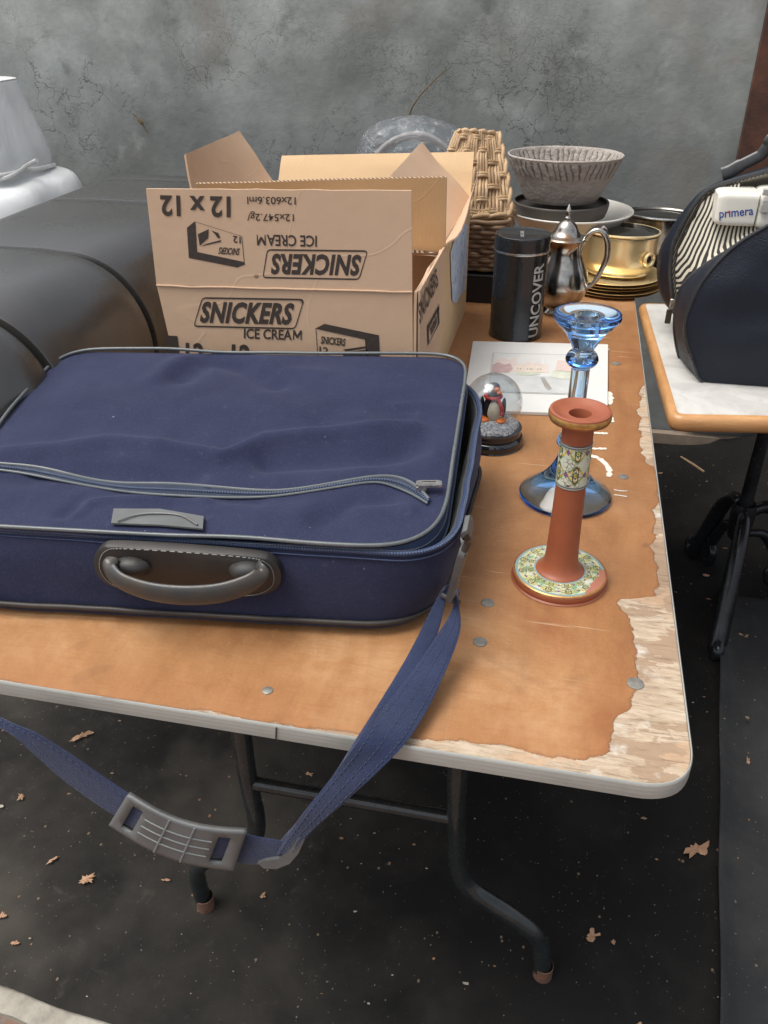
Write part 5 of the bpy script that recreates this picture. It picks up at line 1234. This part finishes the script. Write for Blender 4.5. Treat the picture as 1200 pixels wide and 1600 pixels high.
tagit(DD, 'round dark brown dish inside the white bowl under the grey basket bowl', 'dish')
k = NT('grey_papier'); x, y, z = k.xyz()
c = k.mix(k.noise(22, 6, .7, .4), (.42, .375, .335), (.26, .225, .195)); c = k.mix(k.step(k.noise(60, 4, .7, 1., k.map(sc=(1, 1, 2.2))), .55, .75), c, (.56, .51, .46))
an = k.math('ARCTAN2', y, x); sl_ = k.math('SINE', k.math('ADD', k.math('MULTIPLY', an, 46.), k.math('ADD', k.math('MULTIPLY', z, 60.), k.math('MULTIPLY', k.noise(16, 4), 16.))))
up_ = k.math('MULTIPLY', k.step(z, .058, .07), k.math('SUBTRACT', 1., k.step(z, .100, .107)))
c = k.mix(k.math('MULTIPLY', k.math('MULTIPLY', k.step(k.math('ADD', sl_, k.noise(30, 3)), 1.05, 1.4), up_), .8), c, (.085, .072, .062))
m_grey = k.set(col=c, rough=.8, nrm=k.bump(k.math('ADD', k.math('MULTIPLY', k.math('MULTIPLY', sl_, up_), -.16), k.math('ADD', k.noise(26, 5, .6, .5, k.map(sc=(1, 1, 2))), k.math('MULTIPLY', k.noise(120, 4), .4))), .9, .006))
b0 = (-.03, 2.315, .9325)
def gw(a, z): return 1+.018*sin(2*a+.5)+.02*mnoise.noise(V(cos(a)*4, sin(a)*4, z*30))+.012*mnoise.noise(V(cos(a)*12, sin(a)*12, z*70))
gb_prof = refine([(0, -.0005), (.078, 0), (.090, .004), (.098, .016), (.110, .040), (.124, .066), (.136, .090), (.142, .106), (.1435, .110), (.139, .1115), (.132, .096), (.120, .068), (.106, .042), (.094, .018), (.085, .014), (0, .016)], 4)
GB = obj('grey_bowl', lathe(b0, gb_prof, 160, 1, .86, gw), m_grey, None, smooth=80, loc=b0)
tagit(GB, 'rough grey woven looking oval bowl on top of the stacked dishes', 'bowl')

# ================================================================== SECOND TABLE
T2Z = .745
q = [V(.212, 1.440, 0), V(.95, 1.556, 0), V(.91, 2.20, 0), V(.185, 2.10, 0)]
T2 = thing('bistro_table', 'white marbled table with a rounded wooden edge and black iron foot', 'table', (.55, 1.85, 0))
k = NT('marbled_laminate')
c = k.ramp(k.noise(9, 7, .65, 1.2), [(.3, (.45, .435, .41)), (.55, (.60, .585, .55)), (.75, (.66, .65, .625))])
c = k.mix(k.math('MULTIPLY', k.step(k.noise(16, 6, .7, 2.), .56, .66), .5), c, (.44, .42, .385))
m_marb = k.set(col=c, rough=.32, nrm=k.bump(k.noise(60, 3), .04, .001))
inn2 = rrect([V(.226, 1.455, 0), V(.936, 1.568, 0), V(.897, 2.186, 0), V(.199, 2.088, 0)], .012, 4)
obj('tabletop', loft([[p+V(0, 0, .718) for p in inn2], [p+V(0, 0, T2Z) for p in inn2]], True, True, True), m_marb, T2, smooth=30)
k = NT('edge_wood'); c = k.ramp(k.noise(14, 6, .65, .4, k.map(sc=(1, 1, 9))), [(.3, (.40, .19, .07)), (.6, (.53, .28, .115)), (.8, (.60, .35, .17))])
m_ew = k.set(col=c, rough=.38, nrm=k.bump(k.noise(80, 4, .6, 0, k.map(sc=(1, 1, 6))), .15, .001), coat=.15)
obj('wood_edge', loft([[p+V(0, 0, z_) for p in offs(inn2, d_)] for d_, z_ in ((0, .7452), (.005, .7450), (.010, .743), (.0135, .738), (.0145, .730), (.0135, .721), (.009, .7145), (0, .713))], True), m_ew, T2, smooth=60)
m_iron = simple('black_iron', (.012, .013, .016), (.026, .029, .033), 26, .24, .4, 120, .2)
obj('column', lathe((.505, 1.95, 0), refine([(0, .713), (.08, .713), (.08, .706), (.022, .69), (.0165, .66), (.0165, .32), (.026, .30), (.030, .26), (.024, .20), (0, .19)], 3), 24), m_iron, T2)
def foot(pts, r=.014, nm='foot'):
    c_ = catmull(pts, 6); return tube(c_, [r*(.85+.7*sin(pi*i/(len(c_)-1))) for i in range(len(c_))], 12, False, 1.1)
for d_ in (V(-.045, -.255, 0), V(-.06, .19, 0), V(.23, .07, 0)):
    b_ = V(.505, 1.95, 0); n_ = d_.normalized(); L_ = d_.length
    def fp(s, z): return b_+n_*(L_*s)+V(0, 0, z)
    f_ = obj('foot', foot([fp(.06, .27), fp(.25, .285), fp(.48, .24), fp(.68, .15), fp(.84, .065), fp(.96, .022), fp(1.06, .026), fp(1.08, .045), fp(1.02, .052)]), m_iron, T2, smooth=60)
    obj('scroll', foot([fp(.10, .21), fp(.30, .20), fp(.50, .135), fp(.62, .075), fp(.60, .045), (fp(.50, .055)), fp(.47, .085), fp(.54, .105)], .010), m_iron, f_, smooth=60)

# ================================================================== SEWING MACHINE BAG
XC = .485
BGT = thing('holdall_bag', 'open navy holdall with striped lining standing on the marbled table', 'bag', (XC, 1.79, .7455))
k = NT('navy_vinyl'); c = k.mix(k.noise(30, 5), (.004, .0075, .016), (.008, .013, .026))
c = k.mix(k.math('MULTIPLY', k.step(k.noise(420, 2), .55, .75), .3), c, (.024, .029, .044))
m_vin = k.set(col=c, rough=.46, spec=.32, sheen=.0, nrm=k.bump(k.math('ADD', k.noise(500, 2), k.math('MULTIPLY', k.noise(6, 4, .55, .4), 5.)), .4, .006))
k = NT('striped_lining'); x, y, z = k.xyz()
ph = k.math('ADD', k.math('ADD', k.math('MULTIPLY', x, .95), k.math('MULTIPLY', y, .35)), k.math('ADD', k.math('MULTIPLY', z, -.30), k.math('MULTIPLY', k.noise(6, 2, .5), .012)))
st_ = k.step(k.math('SINE', k.math('MULTIPLY', ph, 2*pi/.0058)), -.12, .12)
m_str = k.set(col=k.mix(st_, (.028, .027, .024), (.62, .57, .46)), rough=.8, nrm=k.bump(k.noise(200, 3), .2, .001))
m_bpipe = simple('black_piping', (.02, .021, .023), (.035, .036, .04), 40, .3)
def half(pxs, y_, n=40):
    pts = catmull([PY(p, y_) for p in pxs], 8); top = pts[-1]
    pts = pts+catmull([top, V((top.x+XC)/2, y_, top.z+.018), V(XC, y_, top.z+.024)], 4)[1:]
    pts = [V(p.x, y_, max(p.z, .7475)) for p in pts]
    full = pts+[V(2*XC-p.x, y_, p.z) for p in reversed(pts[:-1])]
    s = [0]
    for a, b in zip(full, full[1:]): s.append(s[-1]+(b-a).length)
    out = []; j = 0
    for i in range(n+1):
        t = s[-1]*i/n
        while j < len(s)-2 and s[j+1] < t: j += 1
        f = (t-s[j])/max(1e-9, s[j+1]-s[j]); out.append(full[j].lerp(full[j+1], f))
    return out
NB = 72
fo = half([(1095, 603), (1084, 570), (1072, 532), (1070, 505), (1076, 484), (1091, 450), (1122, 409), (1155, 379), (1200, 352)], 1.612, NB)
fr = half([(1075, 590), (1062, 562), (1054, 517), (1056, 480), (1063, 452), (1086, 426), (1115, 405), (1155, 382), (1200, 356)], 1.735, NB)
ro = half([(1062, 505), (1052, 470), (1047, 425), (1052, 384), (1070, 344), (1098, 304), (1130, 287), (1200, 267)], 1.84, NB)
rb = half([(1062, 500), (1036, 470), (1026, 428), (1031, 389), (1047, 359), (1066, 331), (1093, 303), (1130, 282), (1200, 260)], 1.90, NB)
rk = half([(1062, 500), (1045, 470), (1036, 430), (1040, 395), (1055, 362), (1075, 335), (1102, 308), (1130, 290), (1200, 268)], 1.965, NB)
def closeb(r): return r
def fill(r, dy, K=14, cz=None):
    c_ = V(XC, r[0].y, (max(p.z for p in r)+.7475)/2); rings = []
    for i in range(K+1):
        f = i/K; rings.append([V(p.x+(c_.x-p.x)*f, p.y+dy*(1-(1-f)**2.2)+.013*mnoise.noise(V(p.x*6*(1-f), p.z*7, 2))*min(1, f*4)+.005*sin((p.z-.745)*40+p.x*12)*min(1, f*4)*(1-f), p.z+(c_.z-p.z)*f) for p in r])
    return loft(rings, True)
def inset(r, d, y_=None):
    c_ = V(XC, r[0].y, .9); return [V(p.x+(c_.x-p.x)*d, y_ if y_ is not None else p.y, p.z+(c_.z-p.z)*d+(.006 if p.z < .76 else 0)) for p in r]
fmid = [a.lerp(b, .45)+(V(XC, 0, .88)-V(a.x, 0, a.z)).normalized()*-.004 for a, b in zip(fo, fr)]
obj('front_panel', fill(fo, -.022), m_vin, BGT, smooth=70)
fg = obj('front_gusset', loft([fo, fmid, fr], False), m_vin, BGT, smooth=70)
obj('piping', tube(fo, .0032, 8), m_bpipe, fg); obj('zip_edge', tube(fr, .0035, 8), m_bpipe, fg)
obj('front_lining', loft([fr, inset(fr, .03), inset(fo, .05, 1.632)], False), m_str, fg, smooth=70)
obj('rear_panel', fill(rk, .012), m_vin, BGT, smooth=70)
rg_ = obj('rear_gusset', loft([ro, [a.lerp(b, .6)+(V(a.x-XC, 0, a.z-.9)).normalized()*.004 for a, b in zip(ro, rb)], rb, rk], False), m_vin, BGT, smooth=70)
obj('zip_edge', tube(ro, .0045, 8), m_bpipe, rg_)
def drape(r, d, y_, seed):
    return [p+V(.004*mnoise.noise(V(p.x*14, p.z*14, seed)), .005*mnoise.noise(V(p.x*14, p.z*10, seed+5)), 0) for p in inset(r, d, y_)]
obj('rear_lining', loft([[a for a in ro], inset(ro, .035, 1.848), drape(ro, .09, 1.875, 1), drape(rk, .16, 1.915, 2), inset(rk, .25, 1.948), inset(rk, .6, 1.958), inset(rk, .97, 1.958)], False), m_str, rg_, smooth=70)
# loose lining falling from the rear half to the front half at the left
ga_, gb_ = [p for p in ro[2:24]], [p for p in fr[2:24]]
mids = [[a.lerp(b, t)+V(.030*sin(pi*t)+.006*mnoise.noise(V(i*.4, t*4, 1)), 0, -.025*sin(pi*t)*min(1, i/6)) for i, (a, b) in enumerate(zip([V(p.x+.012, p.y, p.z-.004) for p in ga_], [V(p.x+.008, p.y, p.z-.006) for p in gb_]))] for t in [j/10 for j in range(11)]]
obj('loose_lining', loft(mids, False), m_str, BGT, smooth=70)
obj('bag_floor', boxm(.30, .67, 1.62, 1.94, .7460, .752), m_vin, BGT)
hc_ = [PY(p, 1.87) for p in ((1128, 272), (1140, 268), (1160, 257), (1180, 247), (1190, 241), (1200, 228), (1216, 212))]
hc_ = catmull(hc_+[V(XC, 1.87, hc_[-1].z+.02)]+[V(2*XC-p.x, 1.87, p.z) for p in reversed(hc_)], 6)
obj('carry_handle', tube(hc_, [.013]*12+[.011]*(len(hc_)-24)+[.013]*12, 12, False, .30, up=V(0, 1, -.3)), simple('black_vinyl_handle', (.018, .020, .022), (.035, .037, .04), 30, .28), BGT, smooth=60)
zc = PY((1050, 474), 1.815)
zpl = obj('zip_slider', obox(zc, (.005, 0, 0), (0, .004, 0), (0, 0, .010)), m_chrome, BGT); bevel(zpl, .002)
zt_ = obj('zip_tab', obox(zc+V(-.003, -.006, -.026), (.006, 0, 0), (0, .002, 0), (0, 0, .016)), simple('dark_metal_tab', (.10, .085, .07), None, 50, .35, .8), BGT); bevel(zt_, .002)

# ================================================================== SEWING MACHINE
SY = 1.775
SM = thing('sewing_machine', 'cream white sewing machine standing inside the open navy bag', 'sewing machine', (XC, 1.8, .753))
m_cw = simple('cream_plastic', (.72, .70, .63), (.69, .67, .60), 10, .34, 0, 200, .04, .001, .05)
a0, a1 = PY((1127, 350), SY), PY((1123, 308), SY); r0 = PY((1183, 360), SY)
xl = a0.x; zb_, ztp = a0.z-.004, a1.z+.008
def arm(x0_, x1_, z0_, z1_, y0_, y1_, rad, name, par, m):
    lp = rrect([V(0, y0_, z0_), V(0, y1_, z0_), V(0, y1_, z1_), V(0, y0_, z1_)], rad, 5)
    c_ = V(0, (y0_+y1_)/2, (z0_+z1_)/2); rings = []
    for dx, s in ((0, .80), (.003, .90), (.009, .965), (.018, 1.0)): rings.append([c_+(p-c_)*s+V(x0_+dx, 0, 0) for p in lp])
    rings.append([p+V(x1_, 0, 0) for p in lp])
    return obj(name, loft(rings, True, True, True), m, par, smooth=40)
xs = PY((1183, 330), SY).x
ar = arm(xl-.014, xs-.001, zb_, ztp, SY, SY+.085, .010, 'arm', SM, m_cw)
hd = arm(xs+.001, .68, zb_-.004, ztp+.004, SY-.003, SY+.090, .014, 'control_panel', SM, m_cw)
obj('machine_base', boxm(.315, .68, SY-.03, SY+.12, .754, .80), m_cw, SM)
obj('pillar', boxm(.56, .68, SY+.004, SY+.082, .80, zb_-.004), m_cw, SM)
obj('needle_bar', lathe((.345, SY+.04, .87), [(0, 0), (.006, 0), (.012, .03), (.014, zb_-.871), (0, zb_-.871)], 16), m_sil, SM)
def sp_(px): return PY(px, SY-.0008)
m_blue = simple('blue_lettering', (.03, .07, .33), None, 60, .5)
obj('lettering', place(text_vf('prımera', 0, .012), sp_((1124, 345)), sp_((1177, 340)), sp_((1124, 331.5))), m_blue, ar, smooth=0)
dd = sp_((1139.5, 331)); obj('red_dot', ([dd+V(.0022*cos(a), -.0002, .0022*sin(a)) for a in [2*pi*i/16 for i in range(16)]], [tuple(range(16))]), simple('red_lettering', (.60, .03, .03), None, 60, .5), ar, smooth=0)
for px, w_, h_ in (((1196, 322), .008, .012), ((1197, 300), .006, .006)):
    c_ = PY(px, SY-.006); bb = obj('button', obox(c_, (w_, 0, 0), (0, .004, 0), (0, 0, h_)), simple('grey_button', (.45, .44, .40), None, 60, .4), hd); bevel(bb, .0015)
